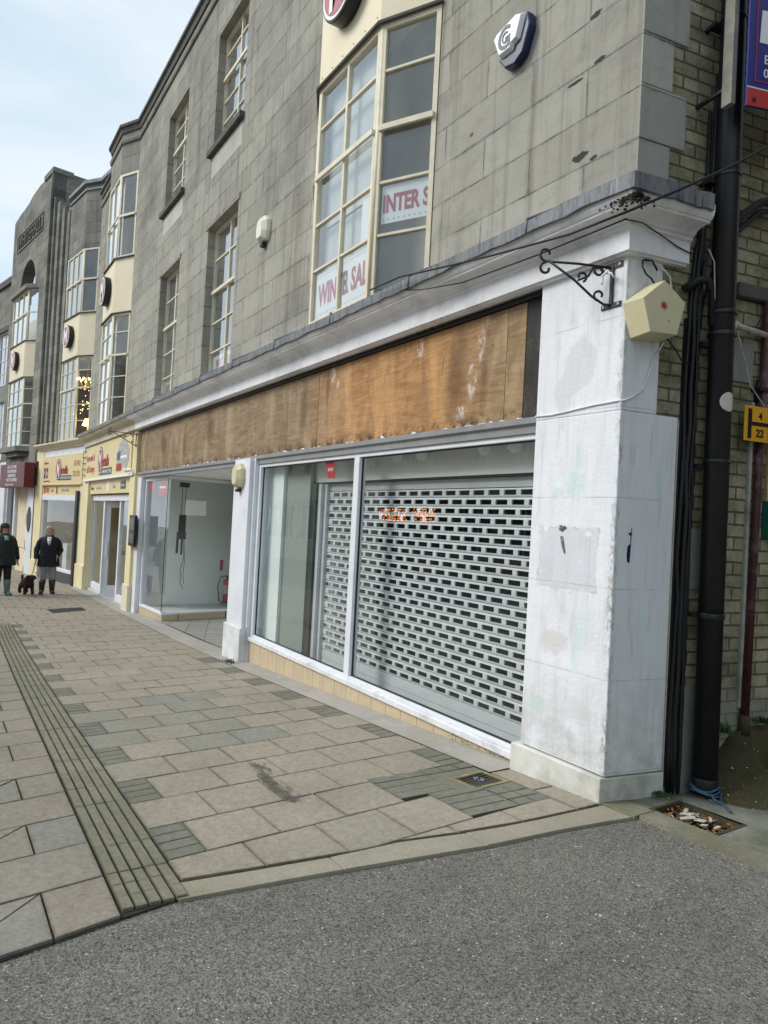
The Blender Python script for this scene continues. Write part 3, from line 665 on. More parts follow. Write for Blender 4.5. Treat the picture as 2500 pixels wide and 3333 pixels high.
for i in range(4):
    j=(i+1)%4; mb.prism([(c_[i][0],c_[i][1],gz(c_[i][0])-.01),(c_[j][0],c_[j][1],gz(c_[j][0])-.01),(e[j][0],e[j][1],gz(e[j][0])-.01),(e[i][0],e[i][1],gz(e[i][0])-.01)],(0,0,.011))
mb.build('surround',plain('mossy_yellow_concrete',(.24,.22,.11),.9,var=.35,sc=14,bump=.4),t)
mb=MB()
for i in range(7):
    a=i*.9; mb.prism([(cx+math.cos(a)*.01,cy+math.sin(a)*.01,gz(cx)+.004),(cx+math.cos(a)*.04,cy+math.sin(a)*.03,gz(cx)+.004),(cx+math.cos(a+.25)*.035,cy+math.sin(a+.25)*.035,gz(cx)+.004)],(0,0,.0025))
mb.build('paint_mark',plain('pale_blue_paint',(.25,.45,.55),.6),t)
mb=MB(); c2=[(-15.62,1.92),(-14.92,1.96),(-15.3,2.62),(-15.95,2.62)]
mb.prism([(x,y,gz(x)-.002) for x,y in c2],(0,0,.006)); 
for f in (.33,.66):
    a=[c2[0][q]+(c2[1][q]-c2[0][q])*f for q in (0,1)]; b=[c2[3][q]+(c2[2][q]-c2[3][q])*f for q in (0,1)]; mb.cyl((a[0],a[1],gz(a[0])+.003),(b[0],b[1],gz(b[0])+.003),.008,5)
mb.build('inspection_cover',plain('dark_cover',(.045,.045,.045),.7,.2,var=.3,sc=9,bump=.4),label='dark rectangular inspection cover set in the paving before the dog walkers',cat='cover')
g=thing('gully',(-2.42,3.68,0),'sunken square drain gully choked with leaves and pale litter below the black downpipe','drain')
mb=MB()
for (a,b,c1,d) in ((-2.61,-2.59,3.52,3.8),(-2.21,-2.19,3.52,3.8)): mb.vprism([(a,c1),(b,c1),(b,d),(a,d)],-.10,gz(a)+.002)
for (a,b,c1,d) in ((-2.59,-2.21,3.515,3.535),(-2.59,-2.21,3.785,3.80)): mb.vprism([(a,c1),(b,c1),(b,d),(a,d)],-.10,gz(a)+.001)
mb.vprism([(-2.59,3.535),(-2.21,3.535),(-2.21,3.785),(-2.59,3.785)],-.11,-.085); mb.build('pit',M['bank'],g)
mb=MB()
for i in range(9): x=-2.57+i*.042; mb.vprism([(x,3.535),(x+.014,3.535),(x+.014,3.785),(x,3.785)],-.045,-.03)
mb.build('grate',M['coverm'],g)
mb=MB(); random.seed(3)
for i in range(150):
    x,y=random.uniform(-2.58,-2.22),random.uniform(3.54,3.78); a=random.uniform(0,6.28); l=random.uniform(.008,.03); w=l*random.uniform(.3,.7); z=-.028+random.uniform(0,.03)
    dx,dy=math.cos(a),math.sin(a); tz=random.uniform(-.4,.4)
    mb.quad((x-dx*l-dy*w*.0,y-dy*l,z-tz*l),(x-dy*w,y+dx*w,z),(x+dx*l,y+dy*l,z+tz*l),(x+dy*w,y-dx*w,z),mi=random.choice((0,0,0,0,1)))
mb.build('dead_leaves',[M['leaf'],M['litter']],g,recalc=False)
mb=MB()
for (x,y,l,w,a) in ((-2.47,3.66,.030,.014,.4),(-2.43,3.63,.036,.016,1.1),(-2.38,3.66,.030,.018,.2),(-2.44,3.60,.02,.015,.9),(-2.50,3.70,.03,.010,2),(-2.33,3.62,.018,.01,.3),(-2.28,3.66,.015,.01,1.3),(-2.36,3.72,.02,.008,2.2),(-2.46,3.70,.016,.012,.1)):
    dx,dy=math.cos(a),math.sin(a); mb.prism([(x-dx*l-dy*w,y-dy*l+dx*w,-.004),(x+dx*l-dy*w,y+dy*l+dx*w,.004),(x+dx*l*.9+dy*w,y+dy*l-dx*w,.002),(x-dx*l+dy*w*.7,y-dy*l-dx*w,-.006)],(0,0,.004))
mb.build('litter',M['litter'],g)

# ================================================================== MAIN CORNER BUILDING
BG=thing('corner_shop_building',(-2.8,3.38,0),'grey stone corner building with white pillars, boarded fascia and shuttered empty shop','building')
WIN=[(-11.09,-9.74,3.7,6.06),(-13.95,-12.66,3.7,6.06),(-11.07,-9.75,7.33,9.16),(-13.96,-12.67,7.33,9.16)]
BAY=[(-7.16,-4.88),(-18.73,-16.45)]
mb=MB(); wall(mb,FM,-20.9,-2.786,3.50,10.1,0,-.30,[*WIN,*[(a,b,3.52,9.16) for a,b in BAY]])
for x0,x1,z0,z1 in WIN[:2]: mb.fprism(FM,[(x0-.08,z1),(x1+.06,z1),(x1+.06,z1+.09),(x0-.08,z1+.09)],.001,.018)
mb.build('front_wall',M['stone'],BG)
# side wall: stone quoins then brick
mb=MB()
zs=[3.5,3.91,4.24,4.55,4.86,5.17,5.49,5.80,6.11,6.43,6.74,7.05,7.37,7.68,8.0,8.3,8.6,8.93,9.25,9.6,10.1]
for i in range(len(zs)-1):
    w=.262 if i%2==0 else .376
    mb.box(FS,.0205,w,zs[i]+.003,zs[i+1]-.003,-.28,.012 if i%2 else .010)
mb.build('quoin_stones',M['stone_side'],BG,bevel=.004)
mb=MB(); wall(mb,FS,.34,11,-.1,10.1,0,-.30); wall(mb,FS,.022,.338,-.1,10.1,-.001,-.29); mb.build('side_wall',M['brick'],BG)
mb=MB(); mb.box(FS,.47,.645,-.05,.66,.0,.02); mb.box(FS,.52,.70,1.25,1.62,.0,.015); mb.build('rendered_patch',M['greybox'],BG,split=True)
mb=MB(); mb.box(FS,.84,3.2,3.10,3.19,.0,.05); mb.build('string_course',M['sill'],BG,bevel=.01)
# parapet coping and moulding following the bays
def bayplan(fr,a0,a1,w,c):   # a0<a1 wall points ; w inset ; c projection -> list of plan points left->right
    return [fr(a0,0,0),fr(a0+w,0,c),fr(a1-w,0,c),fr(a1,0,0)]
path=[FM(-20.9,0)]+bayplan(FM,*BAY[1],.54,.28)+bayplan(FM,*BAY[0],.54,.28)+[FM(-2.8,0,0)]
path=[Vector((p.x,p.y)) for p in path]; s_=FS(9,0); path.append(Vector((s_.x,s_.y)))
mb=MB(); sweep(mb,path,[(-.30,10.10),(-.30,10.30),(.0,10.32),(.09,10.28),(.09,10.22),(.05,10.20),(.03,10.10)],close=True); mb.build('parapet_coping',M['sill'],BG)
mb=MB(); sweep(mb,path,[(.001,9.98),(.001,9.86),(.035,9.86),(.05,9.90),(.05,9.95)],close=True); mb.build('parapet_moulding',M['stone_trim'],BG)
# stone heads over the bays
mb=MB()
for a,b in BAY:
    P=bayplan(FM,a,b,.54,.28); mb.vprism([(p.x,p.y+.001) for p in P],9.16,10.11)
mb.build('bay_head',M['stone'],BG,split=True)
mb=MB(); mb.box(FM,-20.85,-2.85,9.85,9.95,-.31,-6); mb.build('sun_block_slab',M['sill'],BG)  # unseen slab added to keep the sun out of the rooms
mb=MB()
for x0,x1,z0,z1 in WIN[2:]: mb.box(FM,x0-.02,x1,6.86,7.205,-.02,.003)
mb.build('clean_apron',plain('clean_apron_stone',(.46,.44,.385),.85,var=.12,sc=2.5,bump=.3,dirt=(.28,.27,.24,.5)),BG,split=True)
# ---- windows
def bars(mb,fr,a0,a1,z0,z1,c,vs=(),hs=(),tr=(),f=.040,b=.016,d=.05,sides=True):
    mb.box(fr,a0,a0+f,z0,z1,c-d,c); mb.box(fr,a1-f,a1,z0,z1,c-d,c); mb.box(fr,a0+f,a1-f,z0,z0+f,c-d,c); mb.box(fr,a0+f,a1-f,z1-f,z1,c-d,c)
    for v in vs: mb.box(fr,v-b*1.1,v+b*1.1,z0+f,z1-f,c-d+.004,c-.003)
    for h in hs:
        e=[a0+f,*[q for v in vs for q in (v-b*1.1,v+b*1.1)],a1-f]
        for i in range(0,len(e),2): mb.box(fr,e[i],e[i+1],h-b*.7,h+b*.7,c-d+.008,c-.006)
    for h in tr: mb.box(fr,a0+f*.5,a1-f*.5,h-.024,h+.024,c+.001,c+.028); 
def pane(fr,a0,a1,z0,z1,c,parent,mat='upglass',name='glass'):
    return MB().quad(fr(a0,z0,c),fr(a1,z0,c),fr(a1,z1,c),fr(a0,z1,c)).build(name,M[mat],parent,recalc=False)
for i,(x0,x1,z0,z1) in enumerate(WIN):
    mb=MB(); xm=(x0+x1)/2+.04
    if i<2: bars(mb,FM,x0,x1,z0,z1,-.12,[xm],[5.57,4.56,4.10],[5.05])
    else: bars(mb,FM,x0,x1,z0,z1,-.12,[xm],[8.86,8.10,7.76],[8.45])
    w=mb.build('window',M['cream_frame'],BG); pane(FM,x0+.03,x1-.03,z0+.03,z1-.03,-.147,w)
    if i>1: MB().fprism(FM,[(x0-.12,z0-.11),(x1+.05,z0-.11),(x1+.05,z0-.01),(x0-.12,z0-.01)],-.10,.075).build('window_sill',M['sill'],BG,bevel=.012)
def bay(a0,a1,fr,parent,c=.28,w=.54,lights=2,zz=None,vs=None,panel=True):
    (b0,b1),(p0,p1),(u0,u1)=zz
    sides=[fr.sub(a0,0,a0+w,c),fr.sub(a0+w,c,a1-w,c),fr.sub(a1-w,c,a1,0)]
    for (z0,z1,hs,tr) in ((b0,b1,(5.55,4.55,4.08),(5.03,)),(u0,u1,(),(8.2,))):
        mb=MB()
        for q,(f,L) in enumerate(sides):
            n=lights if q==1 else 1
            vs_=[L*i/n for i in range(1,n)]
            bars(mb,f,.012,L-.012,z0,z1,0,vs_,[h for h in hs if z0<h<z1],[h for h in tr if z0<h<z1],f=.040 if q==1 else .045)
            if q==1: 
                for e in (0,L): mb.cyl(f(e,z0,-.03),f(e,z1,-.03),.033,8)
        wd=mb.build('bay_window',M['cream_frame'],parent)
        for q,(f,L) in enumerate(sides): pane(f,.03,L-.03,z0+.03,z1-.03,-.028,wd)
    if panel:
        P=bayplan(fr,a0,a1,w,c+.012); P=[P[0]+fr.en*.001,P[1],P[2],P[3]+fr.en*.001]
        mb=MB(); mb.vprism([(p.x,p.y) for p in P],p0,p1); 
        f,L=sides[1]
        for i in range(6): 
            for z in (p0+.07,p1-.06): mb.cyl(f(.06+i*(L-.12)/5,z,.008),f(.06+i*(L-.12)/5,z,.017),.006,6,mi=1)
        pn=mb.build('bay_panel',[M['cream'],M['sill']],parent)
        mb=MB(); pl=[Vector((p.x,p.y)) for p in P]; sweep(mb,pl,[(.0,p0-.03),(.03,p0-.03),(.03,p0-.005),(.0,p0-.005)],close=True); sweep(mb,pl,[(.0,p1+.002),(.04,p1+.002),(.035,p1+.03),(.0,p1+.03)],close=True); mb.build('drip_edge',M['sill'],pn,split=True)
    return sides
nb=bay(*BAY[0],FM,BG,zz=((3.52,5.97),(6.0,7.22),(7.25,9.16)))
fb=bay(*BAY[1],FM,BG,zz=((3.52,5.97),(6.0,7.22),(7.25,9.16)))
# upper rooms
mb=MB(); mb.box(FM,-20.6,-3.05,3.50,3.56,-.31,-4.0); mb.box(FM,-20.6,-3.05,6.20,6.9,-.31,-4.0); mb.build('upper_floor',M['inner_up'],BG)
mb=MB()
for z0,z1 in ((3.56,6.2),(6.9,9.84)):
    mb.quad(FM(-20.6,z0,-3.2),FM(-3.05,z0,-3.2),FM(-3.05,z1,-3.2),FM(-20.6,z1,-3.2))
    for x in (-20.6,-15.2,-8.62,-3.06): mb.quad(FM(x,z0,-.31),FM(x,z0,-3.2),FM(x,z1,-3.2),FM(x,z1,-.31))
mb.build('upper_room_walls',M['inner_up'],BG)
mb=MB(); mb.box(FM,-8.58,-4.0,3.57,6.19,-1.05,-1.1); mb.box(FM,-20.5,-15.6,3.57,6.19,-1.25,-1.3); mb.box(FM,-8.58,-4.0,6.95,9.8,-1.05,-1.1); mb.build('added_stair_wall',plain('stair_wall_paint',(.66,.62,.53),.85,var=.1,sc=1.5),BG,split=True)  # walls added close behind the bays to brighten what the panes show
for (f_q,L_q),zs_q in ((nb[1],((4.55,5.95),(4.06,4.52))),(fb[1],((3.6,5.9),(7.3,9.1)))):
    for z0q,z1q in zs_q: MB().box(f_q,.07,L_q-.07,z0q,z1q,-.13,-.12).build('brightening_sheet',plain('pale_brightening_sheet',(.60,.62,.61),.9,var=.08,sc=3),BG)  # pale sheets added behind the front panes to make them look brighter
mb=MB()      # handrail seen in the near bay
p,q=FM(-6.6,3.62,-.75),FM(-4.5,4.10,-.30); r_=(q-p)
mb.cyl(p,q,.03,8)
for i in range(13):
    a=p+r_*(i/12); mb.cyl(a,a-Vector((0,0,.45)),.014,6)
mb.build('banister',M['wood'],BG)
def rail(a,z,parent):
    mb=MB(); mb.cyl(FM(a,z,-.25),FM(a+.9,z+.02,-.25),.03,8)
    for i in range(8): mb.cyl(FM(a+i*.12,z,-.25),FM(a+i*.12,z-.5,-.25),.015,6)
    mb.build('handrail',M['white_plain'],parent)
rail(-17.4,7.75,BG)
# ---- cornice
def pl(pts): return [Vector((p.x,p.y)) for p in pts]
sEnd=.405
mainpath=lambda x0: pl([FM(x0,0,.03),Vector((-2.80+.0,3.355,0))])+pl([FS(sEnd,0,0)])
# white mouldings (offset measured from pillar face)
prof=[(-.02,3.20),(.04,3.20),(.04,3.212),(.060,3.212),(.060,3.338),(.078,3.345),(.078,3.362),(.092,3.368),(.105,3.385),(.13,3.398),(.165,3.404),(.205,3.405),(.205,3.415),(.218,3.420),(.232,3.437),(.238,3.458),(.238,3.50),(-.02,3.56)]
mb=MB(); sweep(mb,mainpath(-15.0),prof,close=True); co=mb.build('cornice',M['cornice'],BG)
mb=MB(); sweep(mb,pl([FM(-20.9,0,.03),FM(-15.001,0,.03)]),prof,close=True); mb.build('cornice',M['cornice_cream'],BG)
lprof=[(.2385,3.455),(.262,3.455),(.262,3.535),(.15,3.60),(-.02,3.70),(-.02,3.68),(.14,3.58),(.238,3.52)]
# wavy lead dressing with welts
mb=MB(); pts=[]; n=90
for i in range(n+1): pts.append(FM(-15.0+(12.2-.0)*i/n,0,.03))
pts[-1]=Vector((-2.80,3.355,0)); m=8
for i in range(1,m+1): pts.append(FS(.375*i/m,0,0))
rows=[]; P2=pl(pts)
random.seed(11)
for d,z in lprof: rows.append([(p.x,p.y,z) for p in plan_offset(P2,d)])
jit=[random.uniform(-.006,.010) for _ in P2]
for r,(d,z) in zip(rows,lprof):
    for i in range(len(r)):
        if .2<d and z<3.53: r[i]=(r[i][0],r[i][1],r[i][2]+jit[i]*(1 if z<3.5 else .3))
        if i>len(r)-12 and z>3.5 and d>0: r[i]=(r[i][0],r[i][1],r[i][2]+random.uniform(0,.015))
v=[p for r in rows for p in r]; N=len(P2); R=len(lprof)
mb.add(v,[(i*N+k_,i*N+k_+1,((i+1)%R)*N+k_+1,((i+1)%R)*N+k_) for i in range(R) for k_ in range(N-1)],0)
mb.add([r[-1] for r in rows],[list(range(R))]); mb.add([r[0] for r in rows],[list(range(R))])
mb.build('lead_flashing',M['lead'],BG)
mb=MB()
for x in [-14.2+1.35*i for i in range(9)]: mb.cyl(FM(x,3.70,.02),FM(x,3.545,.29),.012,6); mb.cyl(FM(x,3.55,.292),FM(x,3.45,.292),.010,6)
mb.build('lead_welt',M['lead'],BG,split=True)
mb=MB(); sweep(mb,pl([FM(-20.9,0,.03),FM(-15.001,0,.03)]),lprof,close=True); mb.build('cornice_cap',M['stone_trim'],BG)
# moss and flaked paint at the cornice corner
mb=MB(); random.seed(5)
cx_,cy_=-2.60,3.14
for i in range(150):
    t=random.gauss(0,1); x=cx_-abs(t)*.09 if random.random()<.6 else cx_+random.uniform(0,.03); y=cy_+(.0 if x<cx_ else abs(t)*.06)
    z=3.44-abs(random.gauss(0,.03)); r=random.uniform(.004,.011); mb.ball((x+random.uniform(-.01,.01),y-.008,z),r,sc=(1,1,.7),n=6)
mb.build('moss_patch',plain('dark_moss',(.035,.035,.018),.95,var=.5,sc=30),BG,kind='stuff')
# ---- fascia
mb=MB(); mb.box(FM,-20.9,-3.50,2.26,3.22,-.10,-.075); mb.box(FM,-14.98,-3.50,3.165,3.20,-.075,-.02,1); mb.box(FM,-3.715,-3.50,2.345,3.165,-.075,-.05,0); mb.build('fascia_backing',[M['tar'],M['black']],BG)
pan=[(-14.93,-14.42),(-14.415,-9.02),(-9.015,-6.935),(-6.925,-3.915),(-3.91,-3.72)]
mb=MB(); vals=[]
for i,(a,b) in enumerate(pan):
    c=-.045 if i not in(0,) else -.040
    mb.box(FM,a,b,2.335,3.16,-.075,c)
mb.box(FM,-14.90,-14.52,2.55,2.98,-.0399,-.034)
o=mb.build('plywood_board',M['ply'],BG,recalc=False)
at=o.data.attributes.new('panel','FLOAT_VECTOR','POINT')
for i in range(len(o.data.vertices)): at.data[i].vector=((i//8)*3.7,(i//8)*1.3,0)
mb=MB()
random.seed(9)
z_=[(-3.6,2.318)]; x=-3.6
while x>-14.8:
    x-=random.uniform(.015,.09); z_.append((x,2.329+max(0,random.gauss(0,.012))+(.02 if random.random()<.04 else 0)))
z_+=[(-14.85,2.318)]
for a,b in zip(z_[1:-1],z_[2:]): mb.quad(FM(a[0],2.318,-.022),FM(b[0],2.318,-.022),FM(b[0],b[1],-.03),FM(a[0],a[1],-.03))
mb.build('flaked_plaster',M['white_plain'],BG,recalc=False)
# ledge/head above the shop windows
mb=MB(); sweep(mb,pl([FM(-14.98,0,-.09),FM(-3.50,0,-.09)]),[(.0,2.225),(.055,2.225),(.055,2.275),(.08,2.290),(.08,2.332),(.0,2.335)],close=True); mb.build('shopfront_head',plain('grey_white_head',(.27,.27,.275),.6,var=.12,sc=5,dirt=(.22,.22,.22,.5)),BG)
# ---- pillars
def corner_pts(cf,cs,a0,s1):   # plan of pillar: front offset cf from FM plane, side offset cs
    # intersection of front line y=3.38-cf and side line
    y=3.38-cf; O=FS.O+FS.en*cs; t=(y-O.y)/FS.ex.y; X=O.x+FS.ex.x*t
    e=FS(s1,0,cs); b=FS(s1,0,-.25)
    return [(a0,y),(X,y),(e.x,e.y),(b.x,b.y),(a0,3.75)]
def jag(pts): return pts
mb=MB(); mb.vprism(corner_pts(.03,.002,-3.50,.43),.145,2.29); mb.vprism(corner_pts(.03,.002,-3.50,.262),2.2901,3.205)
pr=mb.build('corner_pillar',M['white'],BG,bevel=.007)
# side faces take a duller copy of the white, their shade painted in
pr.data.materials.append(M['white_shaded'])
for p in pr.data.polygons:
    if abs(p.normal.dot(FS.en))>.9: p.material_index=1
mb=MB(); mb.vprism(corner_pts(.06,.006,-3.56,.445),-.12,.138)
mb.build('pillar_plinth',plain('dirty_white_plinth',(.66,.65,.60),.85,var=.15,sc=5,bump=.5,dirt=(.24,.23,.19,.8)),BG,bevel=.008)
mb=MB()
for s0,s1,z0,z1 in ((.432,.47,.10,2.27),): mb.box(FS,s0,s1,z0,z1,-.1,.003)
mb.build('pillar_edge_strip',plain('peeling_pinkish_render',(.50,.45,.38),.85,var=.2,sc=12,bump=.6,dirt=(.2,.18,.13,.6)),BG)
# blemishes on pillar: navy chip, torn poster patch, cable run
mb=MB(); mb.fprism(FS,[(.088,1.40),(.105,1.395),(.108,1.46),(.11,1.50),(.10,1.505),(.085,1.49),(.083,1.44)],.001,.0045); mb.fprism(FS,[(.105,1.50),(.109,1.50),(.112,1.56),(.113,1.605),(.110,1.605),(.108,1.575),(.092,1.572),(.09,1.563),(.106,1.555)],.001,.0045); mb.build('paint_chip',M['navy'],BG)
mb=MB()
for pts in ([(-3.235,1.60),(-3.215,1.60),(-3.21,1.585),(-3.19,1.60),(-3.18,1.58),(-3.20,1.575),(-3.21,1.56),(-3.24,1.57)],[(-3.225,1.53),(-3.205,1.53),(-3.195,1.49),(-3.18,1.43),(-3.185,1.42),(-3.20,1.45),(-3.215,1.49)]): mb.fprism(FM,pts,.033,.036)
mb.build('torn_sticker',plain('torn_dark_sticker',(.12,.12,.12),.8,var=.6,sc=60,dirt=(.8,.8,.8,.9)),BG)
# mid pillar
def pilaster(name,x0,x1,z0,z1,zp,mat,pm,c=.05,ret=.5):
    mb=MB(); mb.box(FM,x0,x1,zp,z1,-.45,c); mb.box(FM,x1,x1+.055,zp,z1,-.45,c-.05); mb.build(name,mat,BG,bevel=.006)
    mb=MB(); mb.box(FM,x0-.03,x1+.03,z0,zp,-.45,c+.03); mb.box(FM,x1+.031,x1+.06,z0,zp,-.45,-.01); mb.build('pilaster_plinth',pm,BG,bevel=.008)
pm_=plain('white_plinth_paint',(.74,.74,.76),.7,var=.08,sc=4,bump=.3,dirt=(.36,.35,.30,.8))
pilaster('pilaster',-9.15,-8.60,-.42,2.30,.13,M['white_plain'],pm_)
pilaster('pilaster',-15.36,-14.92,-.62,2.26,.03,M['yellow'],plain('cream_plinth_paint',(.72,.66,.50),.7,var=.08,sc=4,dirt=(.4,.37,.28,.6)))
mb=MB(); mb.box(FM,-14.86,-14.60,-.62,2.225,-.45,-.005); mb.build('pilaster',M['white_plain'],BG,bevel=.005)
mb=MB(); mb.box(FM,-20.9,-20.35,-.9,2.3,-.45,.03); mb.box(FM,-20.93,-20.32,-.9,.0,-.44,.06); mb.build('pilaster',M['yellow'],BG,bevel=.006)
# ---- right hand shop window
x0,x1,z0,z1=-8.545,-3.50,.03,2.225
mb=MB(); f=.055
mb.box(FM,x0,x0+.07,z0,z1,-.13,-.05); mb.box(FM,x1-.045,x1,z0,z1,-.13,-.05); mb.box(FM,x0+.07,x1-.045,z1-.04,z1,-.13,-.055); mb.box(FM,-6.085,-5.985,z0,z1-.04,-.13,-.052)
mb.box(FM,x0+.07,-6.085,z0,z0+.03,-.13,-.055); mb.box(FM,-5.985,x1-.045,z0,z0+.03,-.13,-.055)
sw=mb.build('shop_window',M['white_plain'],BG,bevel=.004)
mb=MB(); mb.box(FM,x0,x1-.02,-.02,.029,-.13,-.02); mb.build('shop_window_sill',plain('chipped_white_sill',(.78,.78,.80),.5,var=.08,sc=9,dirt=(.12,.11,.10,.55)),BG,bevel=.005)
mb=MB()
for a,b in ((x0+.07,-6.085),(-5.985,x1-.045)): 
    mb.box(FM,a,a+.012,z0+.03,z1-.04,-.10,-.085); mb.box(FM,b-.012,b,z0+.03,z1-.04,-.10,-.085); mb.box(FM,a+.012,b-.012,z1-.052,z1-.04,-.10,-.085); mb.box(FM,a+.012,b-.012,z0+.03,z0+.042,-.10,-.085)
mb.build('window_gasket',M['black'],sw)
pane(FM,x0+.07,-6.085,z0+.03,z1-.04,-.092,sw,'glass'); pane(FM,-5.985,x1-.045,z0+.03,z1-.04,-.092,sw,'glass')
mb=MB(); mb.box(FM,-8.54,-3.52,-.40,-.021,-.13,-.045); mb.build('stall_riser',M['tile'],BG)
# ---- left hand display window
g1,L1=FM.sub(-14.56,-.09,-13.12,-.16); g2,L2=FM.sub(-13.12,-.16,-13.46,-1.58)
mb=MB()
mb.box(g1,0,.06,-.33,2.225,-.06,.0); mb.box(g1,.06,L1,2.15,2.225,-.06,.0); mb.box(g1,.06,L1,-.33,-.29,-.06,.015); mb.box(g2,0,L2,-.33,-.29,-.06,.015); mb.box(g2,0,L2,2.17,2.225,-.06,0)
lw=mb.build('display_window',M['white_plain'],BG,bevel=.003)
pane(g1,.06,L1,-.29,2.15,-.03,lw,'glass'); pane(g2,0,L2,-.29,2.17,-.03,lw,'glass')
mb=MB(); mb.cyl(g2(0,-.29,-.03),g2(0,2.16,-.03),.007,6); mb.build('glass_joint',M['black'],lw)
mb=MB(); mb.box(g1,0,L1-.01,-.62,-.331,-.1,.0); mb.box(g2,0.0,L2,-.62,-.331,-.1,-.002); mb.build('stall_riser',M['tile'],BG)
# ---- shop interior
mb=MB()
mb.quad(FM(-14.62,-.5,-.10),FM(-14.62,-.5,-4),FM(-14.62,2.4,-4),FM(-14.62,2.4,-.10))        # party wall
mb.quad(FM(-14.62,-.5,-4),FM(-3.0,-.5,-4),FM(-3.0,2.4,-4),FM(-14.62,2.4,-4))
mb.quad(FM(-3.05,-.5,-.2),FM(-3.05,-.5,-4),FM(-3.05,2.4,-4),FM(-3.05,2.4,-.2))
mb.build('interior_wall',M['inner'],BG,recalc=False)
mb=MB(); mb.quad(FM(-14.62,2.36,-.09),FM(-3.05,2.36,-.09),FM(-3.05,2.36,-4),FM(-14.62,2.36,-4)); mb.build('shop_ceiling',M['inner'],BG,recalc=False)
mb=MB(); mb.box(FM,-14.6,-13.5,-.34,-.331,-.14,-3.9); mb.box(FM,-8.5,-3.1,-.24,-.22,-.14,-3.9); mb.build('shop_floor',M['carpet'],BG,split=True)
MB().box(FM,-8.535,-8.08,-.24,2.355,-.20,-.28).build('white_panel',M['inner_white'],BG)
MB().box(FM,-8.078,-7.42,-.24,2.355,-.24,-.285).build('partition',plain('grey_partition',(.30,.335,.30),.8,var=.06,sc=1),BG)
mb=MB(); mb.box(FM,-7.415,-7.31,-.22,1.967,-.26,-.32); mb.box(FM,-8.98,-3.1,1.97,1.985,-.32,-.42); mb.build('shutter_housing',M['inner_dark'],BG,split=True)
mb=MB(); mb.box(FM,-8.98,-3.1,1.986,2.355,-.31,-.43); mb.build('bulkhead',M['inner'],BG)
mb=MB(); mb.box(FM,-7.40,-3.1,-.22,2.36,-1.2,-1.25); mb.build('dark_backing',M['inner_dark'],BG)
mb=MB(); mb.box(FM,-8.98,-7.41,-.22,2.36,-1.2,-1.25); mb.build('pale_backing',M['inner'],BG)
# shutter with real slots
mb=MB(); c0=-.37; rows_=23; rh=.0774; zb=.105; sw_=.139; pit=.1895; sh=.041
X0,X1=-7.22,-3.15
random.seed(77)
for r in range(rows_):
    zl=zb+r*rh; off=0 if r%2 else pit/2
    zc=zl+rh/2; dj=random.uniform(-.0015,.0015)
    def prof_c(t): return c0+dj+.007*math.sin(math.pi*t)
    za,zb2=zc-sh/2,zc+sh/2
    for (u,w) in ((zl+.005,zl+.010),(zl+.010,za),(zb2,zl+rh-.010),(zl+rh-.010,zl+rh-.005)):
        cu,cw=prof_c((u-zl)/rh),prof_c((w-zl)/rh); mb.quad(FM(X0,u,cu),FM(X1,u,cu),FM(X1,w,cw),FM(X0,w,cw))
    mb.quad(FM(X0,zl-.005,c0),FM(X1,zl-.005,c0),FM(X1,zl,c0-.010),FM(X0,zl,c0-.010)); mb.quad(FM(X0,zl,c0-.010),FM(X1,zl,c0-.010),FM(X1,zl+.005,c0),FM(X0,zl+.005,c0))
    ca,cb_=prof_c((za-zl)/rh),prof_c((zb2-zl)/rh); x=X0; s=X0+.055+off
    while s+sw_<X1:
        mb.quad(FM(x,za,ca),FM(s,za,ca),FM(s,zb2,cb_),FM(x,zb2,cb_))
        for (p1,p2) in (((s,za,ca),(s,zb2,cb_)),((s+sw_,za,ca),(s+sw_,zb2,cb_)),((s,za,ca),(s+sw_,za,ca)),((s,zb2,cb_),(s+sw_,zb2,cb_))):
            mb.quad(FM(*p1),FM(*p2),FM(p2[0],p2[1],p2[2]-.014),FM(p1[0],p1[1],p1[2]-.014))
        x=s+sw_; s+=pit
    mb.quad(FM(x,za,ca),FM(X1,za,ca),FM(X1,zb2,cb_),FM(x,zb2,cb_))
mb.box(FM,X0,X1,.012,.100,c0-.02,c0+.004); mb.box(FM,X0,X1,-.10,.008,c0-.02,c0+.002); mb.box(FM,X0,X1,1.888,1.967,c0-.02,c0-.004)
sh_=mb.build('roller_shutter',M['galv'],BG,recalc=False)
mb=MB(); mb.box(FM,-7.25,-7.17,-.18,1.967,-.41,-.331); mb.box(FM,-7.305,-7.235,-.18,1.967,-.33,-.29); mb.build('shutter_guide',M['galv'],sh_,bevel=.004,split=True)
for x in (-6.75,-5.57,-5.18,-4.33,-3.98):
    mb=MB(); p=FM(x,2.33,-.24); mb.cyl(p,p-Vector((0,0,.10)),.012,8); q=p-Vector((.05,-.0,.14)); mb.cyl(q,q+Vector((.10,-.05,-.02)),.038,12,.05); mb.build('spotlight',M['inner_white'],BG)
